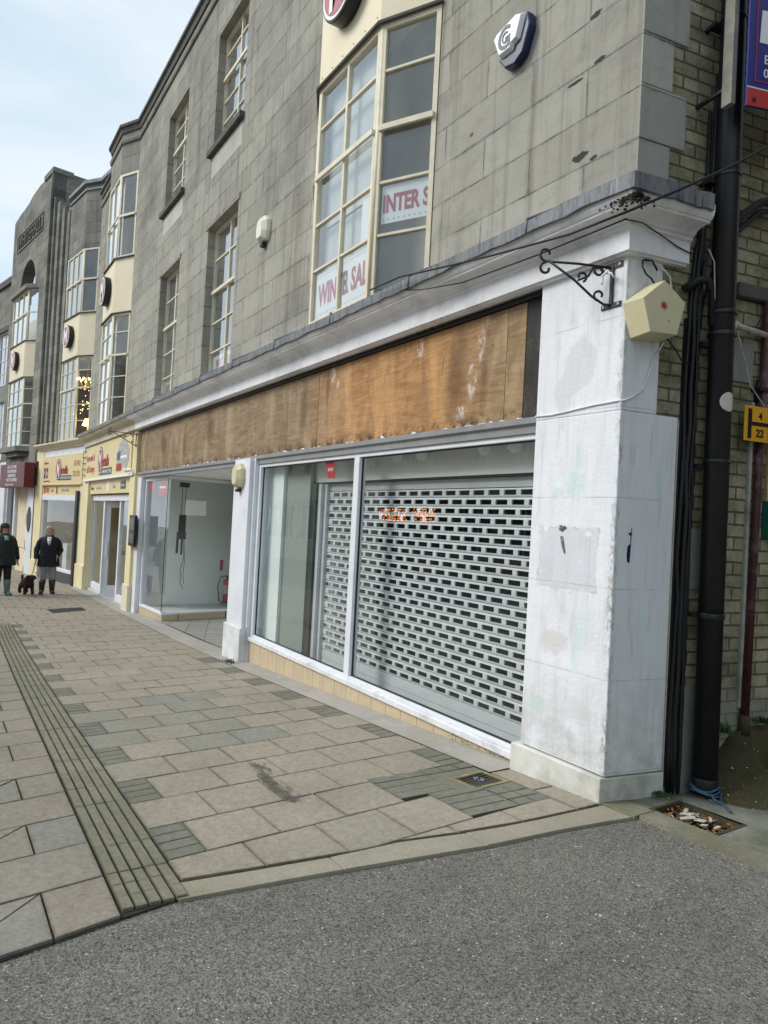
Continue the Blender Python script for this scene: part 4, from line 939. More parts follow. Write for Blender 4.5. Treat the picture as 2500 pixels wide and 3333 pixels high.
# lobby
mb=MB(); mb.box(FM,-13.4,-9.16,2.24,2.30,-.10,-1.7); mb.build('lobby_ceiling',M['inner'],BG)
mb=MB()
lx=[-13.5,-12.6,-11.7,-10.8,-9.9,-9.1]
mb.quad(*[(x,y,gz(x)+.008) for x,y in ((-13.5,3.50),(-9.05,3.50),(-9.05,5.2),(-13.5,5.2))])
def tm():
    k=NT('lobby_tiles'); p=k.pos(); r=k.n('ShaderNodeMapping'); k.l(p,r.inputs[0]); r.inputs['Rotation'].default_value=(0,0,.35); br=k.n('ShaderNodeTexBrick'); br.offset=0; k.l(r.outputs[0],br.inputs['Vector'])
    br.inputs['Scale'].default_value=1; br.inputs['Brick Width'].default_value=.33; br.inputs['Row Height'].default_value=.33; br.inputs['Mortar Size'].default_value=.006
    br.inputs['Color1'].default_value=(.34,.33,.30,1); br.inputs['Color2'].default_value=(.28,.28,.26,1); br.inputs['Mortar'].default_value=(.08,.08,.07,1)
    c=k.mix(k.ramp(k.noise(p,4,5,.7),.4,.7,0,.5),br.outputs[0],(.2,.19,.17,1)); return k.fin(c,.6,0,.3)
mb.build('lobby_floor',tm(),BG,recalc=False)
mb=MB(); mb.box(FM,-13.45,-9.1,-.5,2.3,-1.72,-1.78); lb=mb.build('lobby_back',M['inner'],BG)
# hanging bracket of cables inside left display
mb=MB(); p=g2(.55,2.14,-.35)
mb.box(g2,.45,.62,2.05,2.14,-.42,-.34); mb.cyl(g2(.50,2.05,-.38),g2(.50,1.5,-.38),.008,6); mb.cyl(g2(.57,2.05,-.38),g2(.57,1.5,-.38),.008,6)
mb.box(g2,.46,.60,1.18,1.52,-.40,-.37); mb.box(g2,.44,.61,1.05,1.18,-.41,-.36); mb.box(g2,.43,.47,.78,1.05,-.40,-.375); mb.box(g2,.53,.56,.75,1.05,-.40,-.375)
mb.tube([g2(.58,1.1,-.38),g2(.60,.7,-.38),g2(.54,.45,-.38),g2(.56,.2,-.38),g2(.62,.1,-.38)],.007,6); mb.tube([g2(.58,1.1,-.38),g2(.62,.6,-.38),g2(.60,.35,-.38),g2(.63,.2,-.38)],.007,6)
mb.build('screen_bracket',M['black'],label='black screen bracket with dangling cables hanging inside the left display window',cat='bracket')
MB().box(g2,.36,.80,1.52,1.80,-.008,-.005).build('paper_notice',M['signw'],label='blank white paper notice stuck inside the angled lobby glass',cat='notice')
# ---- cream shop at the left end of the building
mb=MB()
zb=-.62
for a,b in ((-20.33,-20.25),(-18.98,-18.84),(-17.12,-17.0),(-15.46,-15.37)): mb.box(FM,a,b,zb,1.83,-.22,-.14)
for a,b in ((-20.25,-18.98),(-17.0,-15.46)): mb.box(FM,a,b,-.55,-.38,-.22,-.145)
mb.box(FM,-20.33,-15.37,1.76,1.90,-.22,-.10)
dw=mb.build('shop_entrance',M['white_plain'],BG,bevel=.004)
for a,b in ((-20.25,-18.98),(-17.0,-15.46)): pane(FM,a,b,-.38,1.76,-.18,dw,'glass')
dfr,dL=FM.sub(-18.84,-.2,-18.2,-1.0)
mb=MB(); mb.box(dfr,0,.10,zb,1.76,-.05,.0); mb.box(dfr,dL-.10,dL,zb,1.76,-.05,.0); mb.box(dfr,.1,dL-.1,zb,-.35,-.05,0); mb.box(dfr,.1,dL-.1,1.6,1.76,-.05,0); mb.box(dfr,.02,.08,.35,.75,.0,.03)
dd=mb.build('open_door',M['white_plain'],BG,bevel=.004); pane(dfr,.1,dL-.1,-.35,1.6,-.03,dd,'glass')
mb=MB(); mb.box(FM,-20.35,-15.37,-.66,-.56,-.08,-4.0); mb.build('shop_floor',M['carpet'],BG)
warm=plain('warm_shop_interior',(.62,.52,.30),.8,var=.25,sc=2)
mb=MB(); mb.quad(FM(-20.3,-.6,-3.4),FM(-14.7,-.6,-3.4),FM(-14.7,2.2,-3.4),FM(-20.3,2.2,-3.4)); mb.quad(FM(-20.5,-.6,-.3),FM(-20.5,-.6,-3.4),FM(-20.5,2.2,-3.4),FM(-20.5,2.2,-.3)); mb.quad(FM(-20.3,2.15,-.1),FM(-14.7,2.15,-.1),FM(-14.7,2.15,-3.4),FM(-20.3,2.15,-3.4)); mb.build('interior_wall',warm,BG,recalc=False)
random.seed(21)
mb=MB()
for i in range(16):
    a=random.uniform(-20,-15.5); c=-random.uniform(.6,2.8); w=random.uniform(.15,.5); h=random.uniform(.3,1.2); mb.box(FM,a,a+w,-.56,-.56+h,c-w*.6,c,mi=random.randrange(4))
mb.build('shop_stock',[M['inner_dark'],plain('stock_brown',(.18,.10,.05),.7),plain('stock_pale',(.5,.45,.36),.7),plain('stock_red',(.25,.04,.03),.6)],BG,bevel=.01,split=True)
MB().fprism(FM,[(-16.2,-.35),(-15.75,-.35),(-15.7,.2),(-15.85,.55),(-16.05,.1)],-.30,-.27).build('wet_floor_sign',plain('yellow_plastic',(.7,.5,.03),.5),label='yellow folding floor sign standing inside the cream shop doorway',cat='floor sign')
# fascia sign boards
def mlogo(mb,fr,a,z,c,s):   # oval badge + name + strap ; s = height of the oval. mats 0 cream 1 dark 2 maroon 3 white
    n=28
    for r,m,d in ((1.0,1,.006),(.88,3,.009),(.80,2,.012),):
        mb.fprism(fr,[(a+math.cos(2*math.pi*i/n)*s*.42*r,z+math.sin(2*math.pi*i/n)*s*.5*r) for i in range(n)],c,c+d,m)
    text(mb,'M',fr,a,z-s*.30,c+.014,s*.85,sx=.62,mi=3,bold=.02)
    text(mb,'artells',fr,a+s*.36,z-s*.20,c+.010,s*.52,align='LEFT',sx=.84,mi=2,bold=.02)
    mb.box(fr,a+s*.20,a+s*1.95,z-s*.5,z-s*.28,c,c+.006,1)
    text(mb,'DEPARTMENT STORE',fr,a+s*1.14,z-s*.45,c+.008,s*.16,mi=3)
SM=[M['signcream'],M['black'],M['redt'],M['signw'],M['blue'],M['signred'],plain('sign_grey_photo',(.42,.40,.38),.5,var=.4,sc=9)]
mb=MB(); mb.box(FM,-20.93,-15.40,2.33,3.19,.0,.04); mb.box(FM,-20.93,-15.02,2.27,2.325,-.08,.09,3); mb.box(FM,-15.39,-15.0,2.26,3.2,-.08,.02)
mlogo(mb,FM,-18.75,2.74,.04,.72); text(mb,'Removals &',FM,-20.15,2.80,.042,.26,mi=2,sx=.95); text(mb,'Self Storage',FM,-20.12,2.50,.042,.26,mi=2,sx=.95)
mb.fprism(FM,[(-16.85,2.45),(-16.55,2.40),(-16.2,2.50),(-15.8,2.47),(-15.62,2.62),(-15.6,2.85),(-15.85,3.02),(-16.25,3.12),(-16.6,3.02),(-16.8,2.8)],.04,.046,6); mb.box(FM,-16.8,-16.45,2.66,2.84,.046,.05,4); mb.box(FM,-16.82,-16.3,2.42,2.58,.046,.05,2); mb.box(FM,-16.42,-15.8,2.68,2.74,.046,.05,3)
mb.build('shop_sign',SM,label='cream fascia sign with oval badge beside the left end of the plywood boarding',cat='shop sign',bevel=.0)
mb=MB(); mb.box(FM,-20.6,-15.40,1.93,2.262,-.06,-.02); mb.box(FM,-16.55,-16.05,2.02,2.2,-.02,-.014,1); mb.box(FM,-18.1,-17.85,1.98,2.22,-.02,-.014,3)
text(mb,'Duresta',FM,-20.0,2.04,-.018,.13,mi=1); text(mb,'Sofas & Beds',FM,-19.1,2.04,-.018,.12,mi=6); text(mb,'G Plan',FM,-17.3,2.04,-.018,.15,mi=6); text(mb,'Stressless',FM,-16.3,2.08,-.012,.08,mi=3)
mb.build('lower_sign',SM,label='narrow cream sign strip with small maker names above the white shop doorway',cat='shop sign')

# ================================================================== SECOND (ANGLED) BUILDING WITH CARVED NAME
B2=thing('angled_stone_building',(-25,2.8,-.7),'sooty stone building turned toward the street with carved name WHITEHALL on its tall pediment','building')
def A(s): return -s
def wall2(z0,z1,s0,s1,c,holes=(),mat='stone_dark',name='front_wall'):
    mb=MB(); wall(mb,F2,-s1,-s0,z0,z1,c,c-.3,holes); return mb.build(name,M[mat],B2)
# main plane c=-.28 for the bay part, ribs, then the name block at c=0
wall2(3.5,10.55,-.2,3.35,-.28,[(-3.30,-.90,3.52,9.10)])
sides2=None
zz2=((3.52,5.95),(5.97,7.2),(7.22,9.10))
fr2=Fr(F2(0,0,-.28),F2.ex,F2.en)
bay(-3.30-.10,-.87,fr2,B2,c=.28,w=.54,lights=3,zz=zz2)
P=bayplan(fr2,-3.40,-.87,.54,.28); mb=MB(); mb.vprism([(p.x,p.y) for p in P],9.10,10.95); mb.build('bay_head',M['stone_dark'],B2)
pp=[Vector((p.x,p.y)) for p in [fr2(-5.0,0,0)]+P+[fr2(.0,0,0)]]
mb=MB(); sweep(mb,pp,[(-.3,10.95),(-.3,11.07),(.0,11.12),(.09,11.08),(.09,10.98),(.0,10.95)],close=True); sweep(mb,pp,[(.001,10.80),(.04,10.80),(.04,10.86),(.001,10.88)],close=True); mb.build('parapet_coping',M['lead'],B2)
# ribbed pilaster strips
mb=MB()
mb.box(F2,-5.2,-3.35,3.5,10.6,-.6,-.30)
for i,s in enumerate((3.42,3.88,4.34,4.80)):
    mb.box(F2,-s-.26,-s,3.5,10.9+.28*i,-.295,-.12+.03*i)
    mb.cyl(F2(-s-.36,3.5,-.22),F2(-s-.36,10.9+.28*i,-.22),.05,8,mi=1)
mb.box(F2,-5.2,-.9,10.5,10.9,-1.6,-.30)
mb.build('ribbed_pilasters',[M['stone_dark'],plain('pale_rib_stone',(.30,.30,.24),.85,var=.25,sc=4,dirt=(.1,.1,.08,.6))],B2)
# name block
s0,s1=5.0,10.0
mb=MB()
top_=[(-s1,3.0),(-s1,12.25),(-9.45,12.45),(-9.45,12.55),(-8.9,12.75),(-8.2,12.95),(-7.5,13.05),(-6.8,12.98),(-6.2,12.85),(-6.2,12.75),(-s0,12.72),(-s0,3.0)]
# polygon with holes handled as strips: left pier, right pier, upper panel with arch
hl,hr=-9.15,-6.05    # opening for bay and arch
n=14; ax=(hl+hr)/2; rx=(hr-hl)/2-.55; az=9.35; rz=.95
arch=[(ax+rx*math.cos(math.pi*i/n),az+rz*math.sin(math.pi*i/n)) for i in range(n+1)]   # right->left
up=[(hl,9.0),(hl,12.50),(-8.9,12.75),(-8.2,12.95),(-7.5,13.05),(-6.8,12.98),(hr,12.78),(hr,9.0),(ax+rx,9.0)]+arch+[(ax-rx,9.0)]
mb.fprism(F2,[(-s1,3.0),(-s1,12.30),(-9.45,12.38),(hl,12.42),(hl,3.0)],-.4,0)
mb.fprism(F2,[(hr,3.0),(hr,12.66),(-s0,12.58),(-s0,3.0)],-.4,0)
left=[(hl,9.0),(hl,12.50),(-8.9,12.75),(-8.2,12.95),(ax,13.05)]+[p for p in reversed(arch[n//2:])][::-1][0:1]
# split at the crown for convex-ish pieces
L_=[(hl,9.0),(hl,12.42),(-8.6,12.45),(-8.0,12.50),(ax,12.62)]+arch[n//2:]+[(ax-rx,9.0)]
R_=[(hr,9.0),(hr,12.66),(-6.6,12.70),(ax,12.62)]+list(reversed(arch[:n//2+1]))+[(ax+rx,9.0)]
mb.fprism(F2,L_,-.4,0); mb.fprism(F2,R_,-.4,0)
mb.box(F2,-s0,-s0+.002,3.0,3.01,-.4,0)
mb.box(F2,-5.05,-5.0,3.0,12.72,-1.6,-.401)
mb.box(F2,-s1,-s0,2.95,12.0,-1.6,-1.5)
mb.build('name_block',M['stone_dark'],B2)
mb=MB(); mb.box(F2,hl,hr,9.0,10.5,-.9,-.85); mb.build('arch_recess',M['inner_dark'],B2)
mb=MB()
mb.box(F2,-9.3,-6.0,10.98,11.56,.001,.006)
for (a0_,a1_,z0_,z1_) in ((-9.3,-6.0,11.56,11.60),(-9.3,-6.0,10.94,10.98),(-9.34,-9.3,10.94,11.60),(-6.0,-5.96,10.94,11.60)): mb.box(F2,a0_,a1_,z0_,z1_,.001,.03)
text(mb,'WHITEHALL',F2,-7.65,11.06,.02,.60,sx=.93,depth=.05,mi=1,bold=.01)
mb.build('carved_name',[M['stone_dark'],M['sill']],B2)
mb=MB(); mb.vprism([(p.x,p.y) for p in [F2(-5.05,0,.06),F2(-5.0,0,.06),F2(-5.0,0,-.4),F2(-5.05,0,-.4)]],3.0,12.6); mb.box(F2,-6.0,-4.95,12.60,12.76,-.6,.05); mb.build('corner_pier',M['stone_dark'],B2)
# bay on name block
fr3=Fr(F2(0,0,-.16),F2.ex,F2.en)
bay(hl+.02,hr-.02,fr3,B2,c=.34,w=.55,lights=3,zz=((3.58,5.95),(5.97,7.2),(7.22,9.0)))
P=bayplan(fr3,hl-.1,hr+.1,.6,.46); mb=MB(); mb.vprism([(p.x,p.y) for p in P],9.0,9.16)
P=bayplan(fr3,hl-.3,hr+.15,.6,.50); mb.vprism([(p.x,p.y) for p in P],3.38,3.57); P=bayplan(fr3,hl+.1,hr-.1,.7,.36); mb.vprism([(p.x,p.y) for p in P],3.22,3.379); P=bayplan(fr3,hl+.4,hr-.3,.7,.2); mb.vprism([(p.x,p.y) for p in P],3.0,3.219)
mb.build('bay_cill',M['stone_trim'],B2,bevel=.02,split=True)
# dark rooms behind
mb=MB()
mb.quad(F2(-10,3.2,-2.2),F2(0,3.2,-2.2),F2(0,9.8,-2.2),F2(-10,9.8,-2.2)); mb.box(F2,-10,0,6.2,6.9,-.4,-2.2); mb.box(F2,-10,0,3.3,3.45,-.45,-2.2); mb.box(F2,-10,0,9.7,9.8,-1.0,-6)
mb.build('upper_room_walls',M['inner_up'],B2)
mb=MB(); mb.box(F2,-2.9,-1.5,3.5,5.9,-1.6,-1.5); mb.build('brown_curtain',plain('brown_gold_curtain',(.22,.13,.05),.8,var=.5,sc=14),B2)
# chandelier / lit tree in the bay
ch=thing('chandelier',F2(-1.55,5.2,-.25),'glowing gold chandelier seen in the first floor bay over the cream shop','chandelier')
mb=MB(); mb2=MB(); random.seed(4)
cc=F2(-1.35,5.15,-.30)
mb.cyl(cc,cc+Vector((0,0,.9)),.012,6); mb.ball(cc,.07)
for i in range(12):
    a=i*math.pi/6; e=cc+Vector((math.cos(a)*.28,math.sin(a)*.28,.10)); mb.tube([cc,cc+Vector((math.cos(a)*.16,math.sin(a)*.16,-.08)),e],.008,5); mb2.ball(e+Vector((0,0,.04)),.030,sc=(1,1,1.4),n=6)
for i in range(30): mb2.ball(cc+Vector((random.gauss(0,.16),random.gauss(0,.12),random.uniform(-.9,.05))),.012,n=6)
mb.build('frame',M['gold'],ch); mb2.build('bulbs',M['bulb'],ch)
lp=thing('table_lamp',F2(-1.4,3.9,-.3),'small lit shade lamp low in the bay under the glowing chandelier','lamp')
mb=MB(); q=F2(-1.25,3.95,-.35); mb.cyl(q-Vector((0,0,.35)),q,.02,8); mb.build('stem',M['gold'],lp); MB().cyl(q,q+Vector((0,0,.2)),.16,14,.09).build('lamp_shade',M['bulb'],lp)
# cornice + ground floor of the cream shop
mb=MB(); base=[F2(-4.72,0,.0),F2(-.0,0,.0)]; sweep(mb,pl(base),[(-.05,3.30),(.05,3.30),(.06,3.34),(.12,3.37),(.17,3.42),(.2,3.44),(.2,3.49),(-.05,3.53)],close=True); mb.build('cornice',M['cornice_cream'],B2)
mb=MB(); mb.box(F2,-4.70,-.25,3.10,3.299,-.3,.0); mb.build('white_fascia_band',M['white_plain'],B2)
mb=MB(); mb.box(F2,-4.95,-4.15,-.95,3.30,-.3,.02); mb.box(F2,-.42,-.0,-.9,3.10,-.3,.02); mb.box(F2,-.47,.04,-.9,.0,-.3,.06); mb.box(F2,-4.98,-4.1,-1.0,-.2,-.3,.05); mb.build('pilaster',M['yellow'],B2,bevel=.006,split=True)
mb=MB(); mb.box(F2,-4.15,-.42,-.36,-.28,-.14,.0); mb.box(F2,-4.15,-4.08,-.28,1.80,-.14,-.02); mb.box(F2,-.50,-.42,-.28,1.80,-.14,-.02); mb.box(F2,-4.15,-.42,1.74,1.90,-.2,.0); w2=mb.build('shop_window',M['white_plain'],B2,bevel=.004)
pane(F2,-4.08,-.50,-.28,1.74,-.08,w2,'glass')
mb=MB(); mb.box(F2,-4.15,-.42,-.95,-.361,-.14,-.02); mb.build('stall_riser',plain('dark_grey_riser',(.07,.072,.075),.6,var=.2),B2)
mb=MB(); mb.quad(F2(-4.3,-.5,-2.2),F2(-.3,-.5,-2.2),F2(-.3,2.1,-2.2),F2(-4.3,2.1,-2.2)); mb.quad(F2(-4.3,-.5,-.15),F2(-4.3,-.5,-2.2),F2(-4.3,2.1,-2.2),F2(-4.3,2.1,-.15)); mb.quad(F2(-4.3,1.95,-.2),F2(-.3,1.95,-.2),F2(-.3,1.95,-2.2),F2(-4.3,1.95,-2.2)); mb.quad(F2(-4.3,-.4,-.15),F2(-.3,-.4,-.15),F2(-.3,-.4,-2.2),F2(-4.3,-.4,-2.2)); mb.build('interior_wall',warm,B2,recalc=False)
# sofa and planter in the window
sf=thing('sofa',F2(-1.5,-.4,-.9),'pale upholstered sofa displayed in the cream shop window behind the pedestrians','sofa')
mb=MB(); mb.box(F2,-2.0,-.7,-.38,.05,-1.2,-.45); mb.build('seat',plain('sofa_fabric',(.42,.35,.26),.9),sf,bevel=.05); MB().box(F2,-2.0,-.7,.05,.45,-1.25,-1.0).build('backrest',plain('sofa_back',(.38,.31,.23),.9),sf,bevel=.05)
pt=thing('potted_plant',F2(-2.6,-.4,-.4),'white tall planter with dried leafy plant in the cream shop window','plant')
MB().box(F2,-2.75,-2.35,-.38,.45,-.65,-.30).build('planter',M['signw'],pt,bevel=.01)
mb=MB(); random.seed(8); q=F2(-2.55,.45,-.47)
for i in range(120):
    d=Vector((random.gauss(0,1),random.gauss(0,1),abs(random.gauss(0,1))+.2)).normalized()*random.uniform(.1,.42); e=q+d; a=Vector((random.gauss(0,1),random.gauss(0,1),random.gauss(0,1))).normalized()*.05; b=a.orthogonal().normalized()*.025
    mb.quad(e-a,e+b,e+a,e-b)
mb.build('foliage',plain('dry_leaves',(.20,.17,.07),.8,var=.4,sc=20),pt,recalc=False)
MB().box(F2,-1.9,-.8,.9,1.5,-1.8,-1.75).build('framed_picture',M['redt'],label='red framed picture hanging inside the cream shop window',cat='picture')
# signs on second cream shop
mb=MB(); mb.box(F2,-4.15,-.25,2.24,3.09,-.02,.04); mb.box(F2,-4.15,-.25,2.20,2.24,-.02,.07,0)
mlogo(mb,F2,-2.45,2.66,.04,.64); text(mb,'Telephone',F2,-3.75,2.86,.042,.12,mi=2); mb.box(F2,-3.95,-3.78,2.42,2.74,.04,.046,4); mb.box(F2,-3.70,-3.53,2.42,2.74,.04,.046,2); text(mb,'f',F2,-3.865,2.5,.048,.24,mi=3); text(mb,'@',F2,-3.615,2.53,.048,.14,mi=3)
text(mb,'www.martells.co.uk',F2,-3.62,2.30,.042,.085,mi=2); text(mb,'01342',F2,-.72,2.74,.042,.22,mi=2); text(mb,'321331',F2,-.75,2.44,.042,.22,mi=2)
mb.build('shop_sign',SM,label='cream fascia sign with oval badge and phone number above the window of the angled building',cat='shop sign')
mb=MB(); mb.box(F2,-4.1,-.42,1.90,2.198,-.06,-.01); mb.box(F2,-4.0,-3.86,1.96,2.15,-.01,-.004,2); mb.box(F2,-3.76,-3.50,1.98,2.12,-.01,-.004,5); text(mb,'ercol',F2,-3.15,2.0,-.006,.15,mi=6); mb.box(F2,-2.72,-2.60,1.94,2.16,-.01,-.004,2); text(mb,'Parker Knoll',F2,-1.85,2.01,-.006,.13,mi=6)
mb.build('lower_sign',SM,label='narrow cream sign strip with red squares above the angled building shop window',cat='shop sign')
MB().box(F2,-.58,-.40,-.65,2.02,.03,.09).build('black_post',M['black'],label='slim black upright post against the pier between the two cream shops',cat='post')
mb=MB()
for i in range(5): z=2.45+i*.16; mb.box(F2,-.20,.03,z,z+.018,.05,.075)
mb.build('wire_bracket',M['iron'],label='small rungs of black wire between the two cream fascia signs',cat='bracket')
# ground floor under the name block
mb=MB(); mb.box(F2,-5.75,-5.0,-1.0,2.95,-.5,.03); mb.box(F2,-9.9,-9.0,-1.0,3.1,-.5,.03); mb.build('pilaster',M['white_plain'],B2,bevel=.01,split=True)
mb=MB(); mb.box(F2,-5.0,-4.95,-1.0,3.5,-.5,.04); mb.box(F2,-s1,-s0,2.9,3.22,-.5,-.02); mb.build('ground_floor_wall',M['stone_trim'],B2)
mb=MB(); mb.box(F2,-9.0,-8.85,-1,2.2,-.2,-.05); mb.box(F2,-7.9,-7.75,-1,2.2,-.2,-.05); mb.box(F2,-5.85,-5.76,-1,2.2,-.2,-.05); mb.build('door_frame',M['white_plain'],B2,split=True)
mb=MB(); mb.box(F2,-7.75,-6.35,.05,2.15,-.25,-.15); mb.box(F2,-7.7,-6.35,-1.0,.03,-.25,-.15); mb.build('cream_door_panel',M['cream'],B2,bevel=.02,split=True)
mb=MB(); mb.box(F2,-9.0,-5.76,-1.0,2.9,-.9,-.85); mb.build('dark_shopfront',M['inner_dark'],B2)
mb=MB()
for i in range(6): mb.box(F2,-6.25,-5.9,-.9+.45*i,-.55+.45*i,-.12,-.08,i%2)
mb.build('price_board',[M['maroon'],M['signw']],B2,split=True)
n=20
MB().fprism(F2,[(-5.42+.22*math.cos(2*math.pi*i/n),1.08+.42*math.sin(2*math.pi*i/n)) for i in range(n)],.031,.05).build('oval_sign',plain('dark_oval',(.05,.055,.06),.5),label='dark blank oval sign on the white pier right of the maroon shop sign',cat='sign')
# maroon signs
ms=thing('maroon_shop_sign',F2(-6,2.5,.5),'large maroon sign box with four rows of white lettering under the far bay','shop sign')
mb=MB(); mb.box(F2,-8.0,-4.75,2.12,2.93,.10,.42); mb.box(F2,-7.9,-4.72,2.75,3.0,.0,.10); mb.build('box',M['maroon'],ms,bevel=.02)
mb=MB()
for i,tx_ in enumerate(('KEY CUTTING','SHOE REPAIRS','ENGRAVING','WATCH REPAIRS')): text(mb,tx_,F2,-6.35,2.76-.145*i,.424,.15,sx=1.25,bold=.01)
text(mb,'24 High Street Heel Bar',F2,-6.6,2.19,.424,.10,sx=1.2); mb.build('lettering',M['signw'],ms)
fs_=thing('pavement_sign',(-28.3,2.85,gz(-28.3)),'small slanted maroon flag sign on a pale post standing on the far pavement','sign')
q=Vector((-28.3,2.85,gz(-28.3))); ff=Fr(q,(.45,.89,0),(.89,-.45,0))
def FF(a,z,c=0): return ff(a,z+q.z*0,c)
MB().cyl(q,q+Vector((0,0,1.75)),.04,10).build('post',plain('pale_post',(.5,.47,.4),.6),fs_)
MB().fprism(ff,[(-.26,1.66),(.36,1.64),(.35,2.12),(-.24,2.38)],.05,.07).build('panel',plain('crimson_panel',(.20,.012,.03),.45,var=.05),fs_)
mb=MB()
for i in range(5): mb.box(ff,-.14,.27-.05*(i%2),2.12-.085*i,2.145-.085*i,.071,.076)
mb.build('lettering',M['signw'],fs_)
def fix_label(): pass
# ================================================================== FAR BUILDING AT THE LEFT EDGE
F4=Fr(F2(-10.05,0,-.35),(.98,.2,0),(.2,-.98,0))
B3=thing('far_street_building',F4(-3,-.9,0),'dark stone building with stacked multi pane windows at the left edge of the photo','building')
H3=[(-2.6,-.35,3.3,5.6),(-2.6,-.35,6.3,8.4)]
mb=MB(); wall(mb,F4,-9,-.0,2.9,10.35,0,-.3,H3); mb.build('front_wall',M['stone_dark'],B3)
mb=MB(); mb.box(F4,-9,.05,10.35,10.6,-.4,.10); mb.box(F4,-9,.0,8.5,8.7,.0,.05); mb.build('parapet_coping',M['sill'],B3,split=True)
for h in H3:
    mb=MB(); bars(mb,F4,h[0],h[1],h[2],h[3],-.05,[h[0]+.75,h[0]+1.5],[h[2]+(h[3]-h[2])*q/4 for q in (1,2,3)]); w=mb.build('window',M['white_plain'],B3); pane(F4,h[0],h[1],h[2],h[3],-.08,w)
mb=MB(); mb.box(F4,-2.9,-.2,5.62,6.2,.0,.04); mb.build('pale_panel',M['stone_trim'],B3)
mb=MB(); mb.box(F4,-9,-.0,-1.2,2.9,-.6,-.55); mb.build('dark_shopfront',M['inner_dark'],B3)
mb=MB(); mb.box(F4,-.6,.0,-1.1,2.9,-.5,.05); mb.box(F4,-3.2,-2.8,-1.1,2.9,-.5,.05); mb.build('pilaster',M['white_plain'],B3,split=True)
mb=MB(); mb.box(F4,-2.8,-.6,2.0,2.8,-.1,.0); mb.build('orange_fascia',plain('orange_fascia',(.55,.14,.05),.5),B3)
mb=MB(); mb.quad(F4(-9,3,-2),F4(0,3,-2),F4(0,10,-2),F4(-9,10,-2)); mb.build('room_wall',M['inner_up'],B3,recalc=False)

# ================================================================== ROUND SIGNS
def round_sign(fr,a,z,label,r=.335):
    t=thing('round_logo_sign',fr(a,z,.02),label,'round sign','round signs on the cream bay panels')
    n=40; mb=MB(); mb.cyl(fr(a,z,.013),fr(a,z,.15),r,n,smooth=False); mb.build('drum',M['black'],t,bevel=.012)
    MB().cyl(fr(a,z,.150),fr(a,z,.156),r*.93,n,smooth=False).build('face',M['signw'],t)
    MB().cyl(fr(a,z,.156),fr(a,z,.160),r*.83,n,smooth=False).build('red_disc',plain('faded_red_disc',(.42,.10,.12),.5,var=.05),t)
    mb=MB(); text(mb,'M',fr,a,z-r*.62,.162,r*1.75,sx=.75,depth=.006,bold=.03); mb.build('letter',M['signw'],t)
f,L=nb[1]; round_sign(f,L/2,6.66,'round red and white logo sign on the nearest cream bay panel, at the photo top')
f,L=fb[1]; round_sign(f,L/2,6.62,'round logo sign seen edge-on on the cream panel of the second bay from the right')
f,L=fr2.sub(-2.86,.28,-1.41,.28); round_sign(f,L/2,6.62,'round logo sign on the cream panel above the glowing chandelier bay')
f,L=fr3.sub(-8.58,.34,-6.62,.34); round_sign(f,L/2,6.62,'farthest round logo sign, on the cream panel above the maroon shop sign')

# ================================================================== ALARM BOXES, BRACKETS
def FMp(pts,c): return [FM(a,z,c) for a,z in pts]
# pentagonal bell
bp=thing('pentagonal_alarm_box',FS(.15,2.85,.05),'large ivory pentagonal alarm box with red sunburst on the corner of the white pillar','alarm box')
front=[(-.01,2.895),(.105,3.04),(.292,2.925),(.228,2.725),(.04,2.72)]
ctr=(.14,2.86)
fr5=[(-.030,2.908),(.124,3.035),(.290,2.926),(.235,2.728),(.032,2.718)]
fsz=[(ctr[0]+(a-ctr[0])*.98,ctr[1]+(z-ctr[1])*.98) for a,z in fr5]
bk5=[(ctr[0]+(a-ctr[0])*1.05,ctr[1]+(z-ctr[1])*1.05) for a,z in fr5]
mb=MB(); v=[FS(a,z,.165) for a,z in fsz]+[FS(a,z,.003) for a,z in bk5]
mb.add(v,[(0,1,2,3,4),(9,8,7,6,5)]+[(i,(i+1)%5,5+(i+1)%5,5+i) for i in range(5)]); mb.build('case',M['bellc'],bp,bevel=.004)
mb=MB(); cs=(.125,2.885); n=18
for i in range(n):
    a=2*math.pi*i/n; r1=.026 if i%2 else .033; da=.16
    mb.fprism(FS,[(cs[0]+math.cos(a-da)*.010,cs[1]+math.sin(a-da)*.010),(cs[0]+math.cos(a)*r1,cs[1]+math.sin(a)*r1),(cs[0]+math.cos(a+da)*.010,cs[1]+math.sin(a+da)*.010)],.1655,.167)
mb.cyl(FS(*cs,.1655),FS(*cs,.168),.0105,16); mb.build('sunburst',M['signred'],bp)
mb=MB(); mb.cyl(FS(.165,2.80,.166),FS(.165,2.80,.168),.004,8); mb.build('screw',M['black'],bp)
# navy/white bell with double G
bg=thing('double_letter_alarm_box',FM(-3.95,5.1,0),'white and navy shield shaped alarm box with double G on the upper stone wall','alarm box')
body=[(-4.08,5.15),(-4.05,5.185),(-3.82,5.235),(-3.735,5.20),(-3.712,5.10),(-3.775,4.93),(-3.86,4.885),(-3.96,4.905),(-4.03,4.99)]
mb=MB(); mb.fprism(FM,body,.002,.07); mb.build('base',M['navy'],bg,bevel=.012)
cov=[(-4.075,5.155),(-4.04,5.185),(-3.81,5.225),(-3.745,5.195),(-3.80,5.035),(-3.855,5.02),(-3.87,4.985),(-4.0,4.985)]
cc_=(-3.93,5.11); mb=MB(); v=[FM(*p,.07) for p in cov]+[FM(cc_[0]+(p[0]-cc_[0])*.86,cc_[1]+(p[1]-cc_[1])*.86,.105) for p in cov]; n=len(cov)
mb.add(v,[list(range(n))[::-1],list(range(n,2*n))]+[(i,(i+1)%n,n+(i+1)%n,n+i) for i in range(n)]); mb.build('cover',M['bellw'],bg,bevel=.004)
